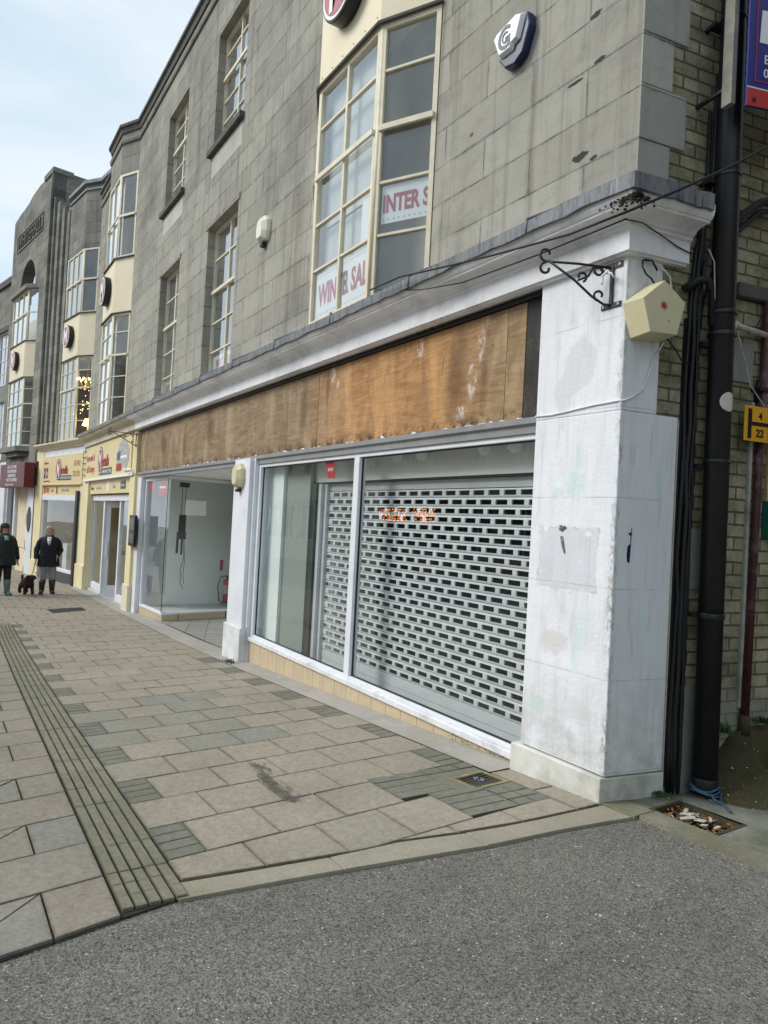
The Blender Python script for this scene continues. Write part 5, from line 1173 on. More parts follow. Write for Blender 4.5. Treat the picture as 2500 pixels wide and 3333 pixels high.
mb=MB(); text(mb,'G',FM,-3.935,5.018,.106,.235,sx=.85,bold=.012); mb.build('outer_letter',M['greyt'],bg)
mb=MB(); text(mb,'G',FM,-3.928,5.058,.108,.115,sx=.85,bold=.0); mb.build('inner_letter',M['greyt'],bg)
def ivory_bell(fr,a,z,c,label,s=1,mat='bellc'):
    t=thing('ivory_alarm_box',fr(a,z,c),label,'alarm box','small ivory alarm boxes')
    o=[(-.15,.03),(-.10,.15),(.06,.17),(.14,.10),(.15,-.04),(.11,-.14),(-.08,-.15),(-.14,-.09)]
    mb=MB(); v=[fr(a+p[0]*s,z+p[1]*s,c+.002) for p in o]+[fr(a+p[0]*s*.97,z+p[1]*s*.97,c+.05*s) for p in o]+[fr(a+p[0]*s*.55,z+p[1]*s*.72,c+.10*s) for p in o]; n=8
    mb.add(v,[list(range(n))[::-1],list(range(2*n,3*n))]+[(i+k*n,(i+1)%n+k*n,n+(i+1)%n+k*n,n+i+k*n) for i in range(n) for k in (0,1)]); mb.build('cover',M[mat],t,bevel=.004)
    mb=MB(); mb.fprism(fr,[(a-.055*s,z-.165*s),(a+.05*s,z-.155*s),(a+.035*s,z-.20*s),(a-.04*s,z-.205*s)],c+.005,c+.06*s); mb.build('strobe',M['black'],t,bevel=.006)
ivory_bell(FM,-8.62,5.24,0,'ivory alarm box on the upper stone wall between the narrow window and the big bay',1.05,'bellw2')
ivory_bell(FM,-8.90,2.07,.05,'ivory alarm box with black base at the top of the slim white middle pilaster',1.0)
# wrought iron sign brackets
def bracket(fr,a,z,c,label,L=.41,rot=39,up=.03,m='iron'):
    t=thing('iron_sign_bracket',fr(a,z,c),label,'bracket','wrought iron hanging sign brackets')
    rr_=math.radians(rot); er=fr.en*math.cos(rr_)-fr.ex*math.sin(rr_); xr=fr.ex*math.cos(rr_)+fr.en*math.sin(rr_); f9=Fr(fr(a,0,c),xr,er)
    def P(o,dz): return f9(0,z+dz+up*max(0,o)/L,o)
    mb=MB(); mb.box(fr,a-.012,a+.012,z-.235,z+.0,c,c+.014)
    mb.box(fr,a-.075,a+.075,z-.018,z+.018,c+.0005,c+.008); mb.box(fr,a-.075,a+.075,z-.255,z-.222,c+.0005,c+.008); mb.build('wall_plate',M[m],t,bevel=.003)
    mb=MB(); r=.0085
    mb.tube([P(.01,-.01),P(L*.5,.0),P(L,.0)],r,6); mb.tube([P(.012,-.235),P(.05,-.232),P(.12,-.19),P(L*.55,-.10),P(L*.95,.01)],r,6)
    def scroll(o,dz,R,st,turns,sg=1):
        pts=[]; n=26
        for i in range(n+1):
            th=st+sg*turns*2*math.pi*i/n; rr=R*(1-.62*i/n); pts.append(P(o+rr*math.cos(th),dz+rr*math.sin(th)))
        return pts
    mb.tube(scroll(L*.97,.045,.045,-1.57,.75,1),r,6); mb.tube(scroll(L*.97,-.045,.040,1.57,.8,-1),r,6)
    mb.tube(scroll(L*.45,-.075,.034,-1.9,.8,-1),r*.9,6); mb.tube([P(L*.5,-.10),P(L*.35,-.07),P(.12,-.02),P(.06,-.012)],r*.9,6); mb.tube(scroll(.075,-.18,.035,-1.2,.8,1),r*.9,6); mb.tube(scroll(.08,-.035,.03,.2,.75,-1),r*.9,6)
    mb.build('scrollwork',M[m],t)
    mb=MB()
    for da in (-.055,.055):
        for dz in (0,-.238): mb.cyl(fr(a+da,z+dz,c+.008),fr(a+da,z+dz,c+.012),.008,8)
    mb.build('bolt',plain('zinc_bolt',(.35,.35,.34),.5,.5),t,split=True)
    return t
bracket(FM,-2.905,3.165,.03,'black wrought iron scroll bracket at the top of the big white corner pillar')
bracket(FM,-15.02,3.12,.04,'black wrought iron scroll bracket between the cream sign and the plywood boarding',.55,30)
mb=MB(); q=FM(-2.905,3.12,.08); mb.tube([q,q+Vector((-.02,-.02,-.02)),q+Vector((-.035,.0,-.05)),q+Vector((-.01,-.03,-.075))],.008,5); mb.ball(q,.016,n=6); mb.tube([q,q+Vector((.04,-.01,-.02)),q+Vector((.05,0,-.045))],.006,5)
mb.build('knotted_tape',M['signw'],label='scrap of white tape knotted on the iron bracket by the corner',cat='tape')
bb=thing('name_sign_bracket',F2(-4.9,2.4,.1),'thin black triangular wire bracket right of the maroon shop sign','bracket')
mb=MB(); mb.tube([F2(-4.70,2.62,.05),F2(-4.95,2.62,.42)],.012,6); mb.tube([F2(-4.70,2.25,.05),F2(-4.95,2.62,.42)],.012,6); mb.box(F2,-4.77,-4.73,2.2,2.7,.04,.06); mb.build('arm',M['iron'],bb)
# camera on the cream shop
cm=thing('security_camera',FM(-15.3,2.4,.1),'white bullet security camera under the end of the cream fascia sign','camera')
MB().cyl(FM(-15.18,2.39,.05),FM(-15.28,2.37,.14),.035,14).build('body',M['signw'],cm,bevel=.01); MB().cyl(FM(-15.28,2.37,.14),FM(-15.31,2.365,.165),.042,14,.036).build('hood',M['bellw'],cm)
# notice board on the white return
nbd=thing('poster_case',FM(-14.75,1.15,.0),'black framed poster case fixed to the pale pilaster beside the cream shop door','notice board')
g_=Fr(FM(-14.92,0,.055),(1,0,0),(0,-1,0))
MB().box(g_,-.03,.46,.84,1.46,.0,.05).build('frame',M['black'],nbd,bevel=.008); mb=MB(); mb.box(g_,.03,.40,1.16,1.40,.0505,.053); mb.box(g_,.03,.40,.90,1.10,.0505,.053); mb.build('poster',plain('dark_blue_poster',(.08,.10,.12),.3,var=.7,sc=14,dirt=(.5,.52,.55,.5)),nbd,split=True)
# red tag in the shop window, banners in upper windows
mb=MB(); mb.fprism(FM,[(-6.80,2.185),(-6.60,2.185),(-6.575,2.00),(-6.715,2.00)],-.105,-.100); text(mb,'ere',FM,-6.67,2.075,-.098,.075,mi=1,sx=1.1); mb.build('red_window_tag',[M['red'],M['signw']],label='red tag reading ere hanging at the top of the big shop window',cat='tag')
mb=MB(); mb.box(g1,.10,.45,1.95,2.14,-.045,-.040); mb.fprism(g1,[(.72,1.86),(1.1,1.86),(1.25,1.97),(1.28,2.08),(1.15,2.14),(.70,2.14)],-.045,-.040); mb.box(g1,.78,1.12,2.0,2.04,-.039,-.037,1); mb.build('red_window_stickers',[M['red'],M['signw']],label='red stickers at the top of the left display window',cat='sticker')
snow=[M['signw'],M['redt'],plain('banner_grey_stars',(.40,.46,.52),.6)]
def banner(fr,a0,a1,z0,z1,c,s,at,label,size,stars=True,sh=.0):
    mb=MB(); mb.box(fr,a0,a1,z0,z1,c-.004,c); text(mb,s,fr,at,z0+(z1-z0)*.28,c+.001,size,mi=1,sx=.62,bold=.03,depth=.003,align='LEFT')
    if stars:
        for i in range(int((a1-a0)/.05)):
            for zz in (z0+.035,z1-.035):
                x=a0+.03+.05*i; mb.fprism(fr,[(x+.014*math.cos(k*1.047)*(1 if k%2 else .5),zz+.014*math.sin(k*1.047)*(1 if k%2 else .5)) for k in range(6)],c+.0005,c+.002,2)
    mb.build('sale_banner',snow,label=label,cat='banner')
f1_,L1_=nb[1]
banner(f1_,.07,.575,3.58,4.04,-.04,'WINTE',.14,'left half of the lower WINTER SALE banner in the big bay, reading WINT',.30)
banner(f1_,.625,L1_-.06,3.58,4.04,-.04,'R SALE',.645,'right half of the lower WINTER SALE banner in the big bay, reading R SALE',.30)
f2_,L2_=nb[2]
mb=MB(); mb.box(f2_,.075,L2_-.07,4.19,4.53,-.044,-.040); text(mb,'INTER SA',f2_,.085,4.29,-.038,.215,mi=1,sx=.62,bold=.03,depth=.003,align='LEFT')
for i in range(9): x=.10+.052*i; mb.fprism(f2_,[(x+.012*math.cos(k*1.047)*(1 if k%2 else .5),4.225+.012*math.sin(k*1.047)*(1 if k%2 else .5)) for k in range(6)],-.0395,-.038,2)
mb.build('sale_banner',snow,label='upper WINTER SALE banner in the near angled light of the big bay',cat='banner')
MB().box(f1_,L1_-.25,L1_-.06,4.12,4.50,-.044,-.040).build('snow_poster',snow[0],label='pale strip poster hanging inside the big bay left of the upper banner',cat='poster')
for q,(a,b) in enumerate(((-11.0,-9.8),(-13.9,-12.75))):
    banner(FM,a,b,3.75,4.03,-.165,'WINTER SALE',a+.15,('sale banner low in the narrow window left of the big bay','sale banner low in the narrow window nearest the far bay')[q],.2,False)
# ================================================================== SIDE WALL: PIPES, CABLES, SIGNS
dp=thing('black_downpipe',FS(.66,0,.12),'thick black cast iron downpipe with collars on the side wall','downpipe')
mb=MB(); mb.cyl(FS(.655,.085,.115),FS(.575,9.8,.115),.072,28); mb.build('pipe',M['blackpipe'],dp)
def pc(z): return .655+(.575-.655)*(z-.085)/9.7
mb=MB()
for z,h,r in ((2.93,.012,.084),(2.80,.014,.082),(2.03,.012,.078),(1.10,.016,.080),(3.77,.010,.078),(4.73,.010,.078),(.10,.03,.078)):
    mb.cyl(FS(pc(z),z-h,.115),FS(pc(z),z+h,.115),r,28)
mb.build('collar',M['blackpipe'],dp,bevel=.003,split=True)
mb=MB(); 
for z in (1.10,2.74,3.74,4.70,2.0): mb.box(FS,pc(z)-.115,pc(z)-.02,z-.012,z+.012,.03,.085); mb.cyl(FS(pc(z)-.10,z,.0),FS(pc(z)-.10,z,.05),.014,8)
mb.build('holderbat',M['iron'],dp,split=True)
n=20
mb=MB(); za=2.385
for i in range(n): pass
k0=[(-.2+1.7*i/10) for i in range(11)]
disc=[]
mbv=MB(); R_=.0728
for i in range(24):
    th=2*math.pi*i/24; u=.058*math.cos(th); w=.058*math.sin(th); an=math.radians(0)+u/R_; d=FS.en*math.cos(an)+FS.ex*math.sin(an); p=FS(pc(za),za+w,.115)+d*(R_+.0012); disc.append(p)
ctrd=FS(pc(za),za,.115)+FS.en*(R_+.0025)
mid=[]
for i in range(24):
    th=2*math.pi*i/24; u=.03*math.cos(th); w=.03*math.sin(th); an=u/R_; d=FS.en*math.cos(an)+FS.ex*math.sin(an); mid.append(FS(pc(za),za+w,.115)+d*(R_+.0016))
mbv.add([ctrd]+mid+disc,[(0,1+i,1+(i+1)%24) for i in range(24)]+[(1+i,25+i,25+(i+1)%24,1+(i+1)%24) for i in range(24)],0,True)
mbv.build('round_sticker',plain('cream_round_sticker',(.60,.56,.46),.7,var=.15,sc=25),label='pale round sticker on the black downpipe at head height',cat='sticker',recalc=False)
rp=MB(); random.seed(2)
for k_ in range(3):
    pts=[]; 
    for i in range(25):
        th=2*math.pi*i/24; pts.append(FS(.655,.075-.012*k_+.012*math.sin(th*2+k_),.115)+(FS.ex*math.cos(th)+FS.en*math.sin(th))*(.080+.006*k_))
    rp.tube(pts,.006,6)
rp.tube([FS(.62,.06,.20),FS(.60,.045,.24),FS(.63,.03,.27),FS(.60,.03,.33),FS(.57,.03,.38)],.0065,6); rp.tube([FS(.70,.05,.19),FS(.64,.03,.26),FS(.58,.035,.22)],.0065,6)
rp.build('blue_rope',M['rope'],label='blue rope wound round the foot of the black downpipe',cat='rope')
# vertical cable bundle between pillar and downpipe
for i,(so,r,ztop,c) in enumerate(((.462,.013,3.30,.02),(.482,.014,3.45,.045),(.508,.012,3.55,.02),(.528,.010,3.62,.035),(.497,.008,3.2,.06),(.545,.008,3.0,.02))):
    mb=MB(); random.seed(30+i); pts=[]
    for k_ in range(15):
        t=k_/14; z=.02+t*ztop; pts.append(FS(so+.035*max(0,(t-.8))*5*(t-.8)*4+random.uniform(-.007,.007),z,c+random.uniform(-.006,.006)))
    pts.append(FS(so+.09,ztop+.25,c+.01)); pts.append(FS(so+.10,ztop+.9,c))
    mb.tube(pts,r,8); mb.build('black_cable',M['cable'],label='one of the thick black cables bundled in the gap between white pillar and downpipe',cat='cable',group='bundled cables beside the pillar')
mb=MB(); mb.box(FS,.440,.565,.05,2.9,.001,.014); mb.build('cable_backboard',M['black'],label='black backing strip behind the vertical cable bundle',cat='backboard')
mb=MB(); mb.tube([FS(.40,3.06,.03),FS(.46,3.12,.08),FS(.52,3.12,.10),FS(.56,3.06,.10),FS(.57,2.85,.10)],.026,10); mb.build('bent_conduit',M['cable'],label='short bent grey conduit elbow under the cornice end',cat='conduit')
def wire(name,pts,r,mat,label,cat='cable'):
    MB().tube(pts,r,6).build(name,M[mat],label=label,cat=cat)
# overhead black cable slung from bay sill across the cornice to the right
def sag(p,q,s,n=16): return [p.lerp(q,i/n)-Vector((0,0,s*4*(i/n)*(1-i/n))) for i in range(n+1)]
wire('overhead_cable',[Vector(p) for p in ((-5.24,3.02,3.54),(-4.78,3.02,3.53),(-4.16,3.02,3.44),(-3.65,3.02,3.37),(-2.96,3.02,3.29),(-2.54,3.02,3.28),(-2.46,3.30,3.44),(-2.36,3.60,3.62),(-2.31,3.90,3.82),(-2.25,4.3,4.1))],.0075,'cable','thin black cable slung across the cornice corner towards the upper right')
wire('cornice_wire',sag(FM(-5.3,3.58,.27),FM(-4.6,3.40,.27),.0,4)+[FM(-4.2,3.375,.17),FM(-3.4,3.36,.15),FM(-2.72,3.36,.15)],.0045,'cable','thin black wire clipped along the cornice front above the pillar')
e0=Vector((-2.72,3.26,3.335))
wire('cornice_wire',[Vector((-2.735,3.22,3.36)),FS(.0,3.36,.10),FS(.2,3.32,.075),FS(.3,3.29,.07),FS(.41,3.27,.07)],.004,'cable','thin black wire sagging along the side return of the cornice')
wire('looped_cable',[FS(.10,3.19,.02),FS(.06,3.17,.05),FS(.03,3.12,.08),FS(.06,3.08,.08),FS(.12,3.07,.06),FS(.17,3.03,.05)],.0055,'cable','looped black cable above the pentagonal alarm box')
wire('looped_cable',[FS(.10,3.19,.02),FS(.13,3.18,.05),FS(.17,3.13,.05)],.006,'cable','short black cable end poking out under the cornice above the pentagonal box')
wire('white_cable',[FS(.12,3.19,.02),FS(.22,3.18,.02),FS(.29,3.12,.03),FS(.31,3.0,.03),FS(.30,2.9,.03)],.004,'signw','thin white cable curling from the cornice behind the pentagonal box')
wire('white_cable',[FS(.27,2.72,.02),FS(.20,2.60,.012),FS(.17,2.50,.012),FS(.13,2.42,.012),FS(.06,2.37,.012),FS(.0,2.345,.012),FM(-2.83,2.345,.038),FM(-3.0,2.34,.037),FM(-3.2,2.325,.037),FM(-3.35,2.315,.037),FM(-3.5,2.32,.037)],.0055,'white_plain','white painted cable running across the corner pillar below the pentagonal box')
wire('black_cable_loop',[FS(.27,2.74,.05),FS(.33,2.68,.06),FS(.38,2.62,.06),FS(.45,2.60,.07)],.005,'cable','black cable from the pentagonal box to the cable bundle')
wire('loose_grey_wire',[FS(.49,3.30,.12),FS(.52,3.22,.14),FS(.53,3.1,.14),FS(.55,3.0,.13)],.004,'litter','loose pale wire hanging beside the cable bundle')
wire('loose_grey_wire',[FS(.80,2.86,.08),FS(.87,2.72,.07),FS(.95,2.55,.06),FS(1.02,2.40,.12)],.004,'litter','pale wire slanting down to the yellow hydrant plate')
wire('grey_pipe',[FS(.74,2.86,.09),FS(.78,2.90,.09),FS(.82,2.90,.06),FS(1.10,2.88,.05)],.020,'litter','pale grey plastic pipe crossing behind the black downpipe')
wire('thick_cable',[FS(.70,3.45,.06),FS(.80,3.58,.07),FS(.95,3.70,.08),FS(1.3,3.80,.08),FS(2.2,3.85,.08)],.026,'cable','thick black cable arching along the brick wall at the right edge')
wire('thick_cable',[FS(.70,3.40,.05),FS(.80,3.50,.06),FS(.95,3.64,.07),FS(1.3,3.74,.07),FS(2.2,3.79,.07)],.018,'cable','thinner black cable under the arching one on the brick wall')
wire('hanging_wire',[FS(1.2,3.3,.03),FS(1.10,3.10,.05),FS(1.0,2.93,.05),FS(.93,2.87,.05)],.0045,'cable','thin dark wire drooping to the pale pipe on the brick wall')
# maroon pipe
mp=thing('maroon_pipe',FS(1.09,.5,.05),'narrow maroon pipe with flaking white paint at the right edge','downpipe')
MB().cyl(FS(1.055,.42,.04),FS(1.10,3.1,.04),.026,16).build('pipe',M['maroonpipe'],mp); MB().cyl(FS(1.055,.33,.04),FS(1.055,.46,.04),.034,14).build('foot_collar',M['bank'],mp)
mb=MB(); mb.cyl(FS(1.075,2.46,.02),FS(1.085,2.60,.02),.024,10); mb.box(FS,1.03,1.14,2.52,2.545,.0,.07); mb.build('bracket',M['iron'],mp)
mb=MB(); mb.box(FS,1.02,1.045,.5,2.45,.001,.022); mb.build('pipe_board',plain('flaking_white_board',(.42,.41,.36),.8,var=.3,sc=9,dirt=(.12,.10,.07,.8)),label='narrow weathered white strip behind the maroon pipe',cat='board')
MB().box(FS,.80,1.02,2.57,2.82,.001,.018).build('grey_wall_board',M['greybox'],label='weathered grey board fixed on the brick above the hydrant plate',cat='board')
MB().box(FS,1.175,1.40,1.58,1.82,.002,.06).build('green_wall_box',M['green'],label='small dark green box cut by the right edge of the photo',cat='box')
MB().box(FS,1.19,1.5,1.825,2.28,.002,.02).build('timber_door_edge',M['wood'],label='pale timber panel edge above the green box',cat='panel')
# hydrant plate
hy=thing('hydrant_plate',FS(1.0,2.3,.13),'yellow hydrant plate with black H and the numbers 4 and 22','hydrant sign')
a0,a1,z0,z1=.865,1.135,2.185,2.405
MB().box(FS,a0,a1,z0,z1,.10,.105).build('plate',M['hyd'],hy,bevel=.002)
mb=MB(); am=(a0+a1)/2
mb.box(FS,a0+.030,a0+.062,z0+.016,z1-.018,.1055,.107); mb.box(FS,a1-.062,a1-.030,z0+.016,z1-.018,.1055,.107); mb.box(FS,a0+.062,a1-.062,2.283,2.307,.1055,.107)
text(mb,'4',FS,am,2.325,.1065,.062,bold=.02); text(mb,'22',FS,am,2.215,.1065,.068,bold=.02); mb.build('symbols',M['black'],hy)
mb=MB(); mb.box(FS,.98,1.02,2.2,2.4,.0,.099); mb.build('post_clip',M['iron'],hy)
# estate agent board
eb=thing('agent_board',FS(.8,4.4,.3),'blue board with red band and white panel projecting at the top right corner','sign')
fe=Fr(FS(.0,0,.30),FS.ex*1.0+FS.en*.10,FS.en-FS.ex*.10)
mb=MB(); mb.fprism(fe,[(.49,4.05),(1.6,4.10),(1.6,6.2),(.49,6.2)],-.012,.0); mb.build('panel',M['blue'],eb)
mb=MB(); mb.fprism(fe,[(.492,4.052),(1.6,4.102),(1.6,4.19),(.492,4.155)],.0005,.003); mb.fprism(fe,[(.545,4.20),(1.6,4.245),(1.6,4.250),(.545,4.205)],.0005,.003); mb.fprism(fe,[(.540,4.20),(.546,4.20),(.546,6.1),(.540,6.1)],.0005,.003); mb.build('red_band',M['signred'],eb)
mb=MB(); mb.fprism(fe,[(.492,4.156),(1.6,4.191),(1.6,4.197),(.492,4.163)],.0005,.003); mb.fprism(fe,[(.565,4.43),(1.3,4.46),(1.3,4.70),(.575,4.62)],.0005,.003); text(mb,'East Grinstead',fe,.60,4.315,.002,.075,align='LEFT'); text(mb,'01342',fe,.60,4.235,.002,.075,align='LEFT'); mb.build('white_lettering',M['signw'],eb)
mb=MB(); text(mb,'0',fe,.73,4.475,.0035,.09); mb.build('red_figure',M['signred'],eb)
mb=MB(); mb.box(FS,.455,.488,4.10,6.5,.20,.27); mb.build('timber_post',plain('grey_timber',(.26,.25,.21),.85,var=.25,sc=12),eb); mb=MB(); mb.cyl(fe(.54,4.09,.003),fe(.54,4.09,.008),.012,12); mb.build('bolt',M['black'],eb)
mb=MB(); mb.box(FS,.456,.476,4.20,4.22,.0,.20); mb.box(FS,.456,.476,5.20,5.22,.0,.20); mb.build('support',M['iron'],eb,split=True)
# offcut of black guttering lying on the bank
mb=MB(); p=FS(1.02,.23,.30); q=FS(2.2,.42,.20); d=(q-p).normalized(); sd=Vector((0,0,1)).cross(d)
mb.prism([p+sd*.035,p+sd*.035+Vector((0,0,.03)),p+sd*.028+Vector((0,0,.03)),p+sd*.028+Vector((0,0,.006)),p-sd*.028+Vector((0,0,.006)),p-sd*.028+Vector((0,0,.03)),p-sd*.035+Vector((0,0,.03)),p-sd*.035],q-p)
mb.build('gutter_offcut',M['black'],label='offcut of black plastic gutter lying on the earth bank at the right',cat='gutter')
# ================================================================== PEOPLE AND DOG
def skin_mesh(name,verts,edges,mat,parent,loc,rot,levels=2,root=0):
    me=bpy.data.meshes.new(name); me.from_pydata([v[0] for v in verts],edges,[]); o=bpy.data.objects.new(name,me); C.objects.link(o)
    sk=o.modifiers.new('skin','SKIN'); sk.use_smooth_shade=True
    for i,v in enumerate(verts):
        r=v[1]; d=me.skin_vertices[0].data[i]; d.radius=(r,r) if not isinstance(r,tuple) else r; d.use_root=(i==root)
    ss=o.modifiers.new('sub','SUBSURF'); ss.levels=levels; ss.render_levels=levels
    bpy.context.view_layer.update(); dg=bpy.context.evaluated_depsgraph_get()
    m2=bpy.data.meshes.new_from_object(o.evaluated_get(dg)); bpy.data.objects.remove(o); bpy.data.meshes.remove(me)
    m2.materials.clear(); m2.materials.append(mat); o=bpy.data.objects.new(name,m2); C.objects.link(o); o.parent=parent
    for p in m2.polygons: p.use_smooth=True
    return o
skin=plain('skin',(.55,.33,.25),.5,var=.05,sc=20)
def ring(c,rx,ry,n=20,tilt=0,wr=0):
    return [Vector((c[0]+rx*math.cos(2*math.pi*i/n),c[1]+ry*math.sin(2*math.pi*i/n),c[2]+tilt*math.cos(2*math.pi*i/n)+wr*math.sin(5*2*math.pi*i/n))) for i in range(n)]
def local_build(mb,name,mat,parent,**k):   # vertices already local to parent
    base=parent.location.copy(); mb.v=[v+base for v in mb.v]; return mb.build(name,mat,parent,**k)
def person(loc,yaw,H,label,coat,trouser,boot,haircol,arms,legs,extra,coat_z=.72,wide=1.0):
    t=thing('person',loc,label,'person'); t.rotation_euler=(0,0,yaw); k=H/1.66
    # local axes: +x left of body?  y = -forward ; person faces -y
    V=[]; Ed=[]
    def add(p,r,par=None):
        V.append(((p[0]*k,p[1]*k,p[2]*k),r*k if not isinstance(r,tuple) else (r[0]*k,r[1]*k))); 
        if par is not None: Ed.append((par,len(V)-1))
        return len(V)-1
    pel=add((0,0,.90),(.15,.11)); sp=add((0,.01,1.08),(.14,.10),pel); chs=add((0,.01,1.27),(.16,.11),sp); nk=add((0,.0,1.40),.055,chs); jw=add((0,-.01,1.475),(.062,.07),nk); hd=add((0,-.002,1.55),(.076,.092),jw); cr_=add((0,.005,1.615),(.06,.07),hd)
    no=add((0,-.105,1.525),.012,hd)
    for side,(kn,an,toe) in zip((-1,1),legs):
        h=add((side*.09,0,.84),.095,pel); a=add((side*.09+kn[0],kn[1],.47),.062,h); b=add((side*.09+an[0],an[1],an[2]),.032,a); c=add((side*.09+toe[0]*.9,an[1]+(toe[1]-an[1])*.8,toe[2]+.008),.022,b)
    for side,(el,wrp,fd) in zip((-1,1),arms):
        s_=add((side*.15,0,1.31),.045,chs); e=add(el,.043,s_); w=add(wrp,.027,e); fd=Vector(fd).normalized(); W=Vector(wrp); pm=W+fd*.05; p=add(pm,(.034,.02),w)
        fx=Vector((0,1,0)).cross(fd).normalized() if abs(fd.y)<.9 else Vector((1,0,0)); lat=fd.cross(fx).normalized()
        for q,(o_,L) in enumerate(((-.028,.055),(-.010,.068),(.010,.064),(.028,.05))):
            a=add(pm+lat*o_+fd*.035,.0095,p); b=add(pm+lat*o_+fd*(.035+L*.55)+fx*.008*-side,.0088,a); c=add(pm+lat*o_+fd*(.035+L)+fx*.022*-side,.0078,b)
        a=add(pm-lat*.034+fd*.0,.0105,p); b=add(pm-lat*.05+fd*.035,.0095,a)
    skin_mesh('body',V,Ed,skin,t,loc,yaw)
    S_=lambda c,rx,ry,**q: ring([x*k for x in c],rx*k,ry*k,**q)
    mb=MB(); w=wide
    key=[(coat_z,.235,.175,0),(coat_z+.02,.24,.18,0),(.90,.225,.168,0),(1.0,.20,.155,0),(1.12,.195,.15,0),(1.22,.205,.152,0),(1.30,.205,.135,.003),(1.35,.190,.118,.006),(1.385,.155,.10,.01),(1.41,.110,.088,.01),(1.435,.085,.08,.012),(1.44,.07,.068,.012)]
    R_=[]
    for q in range(len(key)-1):
        for m_ in range(3):
            t_=m_/3; A1,B1=key[q],key[q+1]; zz_=A1[0]+(B1[0]-A1[0])*t_; r_=S_((0,A1[3],zz_),(A1[1]+(B1[1]-A1[1])*t_)*w,(A1[2]+(B1[2]-A1[2])*t_)*w,n=32)
            for p_ in r_:
                fo_=mn.noise(Vector((p_.x*7,p_.y*7,p_.z*3.2+H)))*.016*(1 if zz_<1.36 else .2)+math.sin(math.atan2(p_.y,p_.x)*7+zz_*3)*.006*max(0,1.05-zz_)*3
                p_.x*=1+fo_*4; p_.y*=1+fo_*4
            R_.append(r_)
    R_.append(S_((0,key[-1][3],key[-1][0]),key[-1][1],key[-1][2],n=32)); mb.loft(R_)
    for side,(el,wrp,fd) in zip((-1,1),arms):
        sh=Vector((side*.165,0,1.32)); el_=Vector(el); wv=Vector(wrp); pts=[Vector((side*.09,0,1.345))*k,Vector((side*.14,0,1.335))*k,Vector((side*.175,0,1.295))*k,(sh.lerp(el_,.3)+Vector((side*.01,0,0)))*k,sh.lerp(el_,.62)*k,el_*k,el_.lerp(wv,.35)*k,el_.lerp(wv,.7)*k,(wv+(el_-wv)*.03)*k]
        mb.tube(pts,[.055*k,.072*k,.080*k,.077*k,.070*k,.067*k,.060*k,.056*k,.05*k],14)
    mb.box(Fr((0,-.155*w*k,0),(1,0,0),(0,-1,0)),-.012,.012,coat_z*k+.02,1.30*k,-.03,.012)
    for side in (-1,1): mb.box(Fr((side*.12*k,-.165*w*k,0),(1,0,0),(0,-1,0)),-.06,.06,.93*k,.95*k,-.03,.012)
    for z in (.85,.98,1.1,1.22): mb.cyl((.03*k,-.172*w*k,z*k),(.03*k,-.182*w*k,z*k),.01,8)
    local_build(mb,'coat',coat,t)
    mb=MB()
    for side,(kn,an,toe) in zip((-1,1),legs):
        h=Vector((side*.09,0,.86)); K=Vector((side*.09+kn[0],kn[1],.47)); A_=Vector((side*.09+an[0],an[1],an[2]))
        mb.tube([h*k,h.lerp(K,.5)*k,K*k,K.lerp(A_,.5)*k,K.lerp(A_,.85)*k],[.115*k,.098*k,.08*k,.072*k,.06*k],14)
    local_build(mb,'trousers',trouser,t)
    mb=MB()
    for side,(kn,an,toe) in zip((-1,1),legs):
        K=Vector((side*.09+kn[0],kn[1],.47)); A_=Vector((side*.09+an[0],an[1],an[2])); T=Vector((side*.09+toe[0],toe[1],toe[2])); top=K.lerp(A_,.28)
        mb.tube([top*k,K.lerp(A_,.6)*k,A_*k,(A_-Vector((0,-.02,.035)))*k],[.082*k,.072*k,.058*k,.054*k],14)
        d=(T-A_); foot=[A_*k+Vector((0,.05*k,-.045*k)),(A_+d*.35)*k-Vector((0,0,.035*k)),(A_+d*.8)*k-Vector((0,0,.02*k)),(A_+d*1.35)*k-Vector((0,0,.0))]
        for f_ in foot: f_.z=max(f_.z,.035*k)
        mb.tube(foot,[.045*k,.050*k,.052*k,.035*k],12)
    local_build(mb,'boots',boot,t)
    # face
    mb=MB()
    for sx in (-.031,.031): mb.ball((sx*k,-.084*k,1.548*k),.008*k,n=8)
    local_build(mb,'eyes',M['black'],t)
    mb=MB(); mb.tube([(-.022*k,-.084*k,1.487*k),(0,-.092*k,1.484*k),(.022*k,-.084*k,1.487*k)],.0035*k,6); local_build(mb,'mouth',lipm,t)
    extra(t,k,S_)
    return t
lipm=plain('lips',(.33,.13,.11),.5)
coat1=plain('navy_black_coat',(.010,.012,.020),.75,var=.3,sc=9); coat2=plain('dark_green_wax_coat',(.014,.020,.018),.6,var=.4,sc=7)
def hairmesh(t,k,mat,long,seed=1,cover=1.0):
    random.seed(seed); mb=MB()
    R=[]; n=22
    for i,(z,rx,ry,oy) in enumerate(((1.665,.02,.02,.0),(1.655,.055,.06,.0),(1.62,.088,.10,.006),(1.57,.098,.105,.016),(1.50,.102,.092,.028),(1.44,.105,.078,.04),(long,.10,.06,.05),(long-.02,.06,.03,.05))):
        r=ring((0,oy*k,z*k),rx*k,ry*k,n=n); 
        for q in range(n):
            a=2*math.pi*q/n
            if math.sin(a)<-.35 and z<1.60: r[q].y=max(r[q].y,-.030*k if z<1.53 else -.055*k); 
            r[q]+=Vector((random.uniform(-1,1),random.uniform(-1,1),random.uniform(-1,1)))*.004*k
        R.append(r)
    mb.loft(R); local_build(mb,'hair',mat,t)
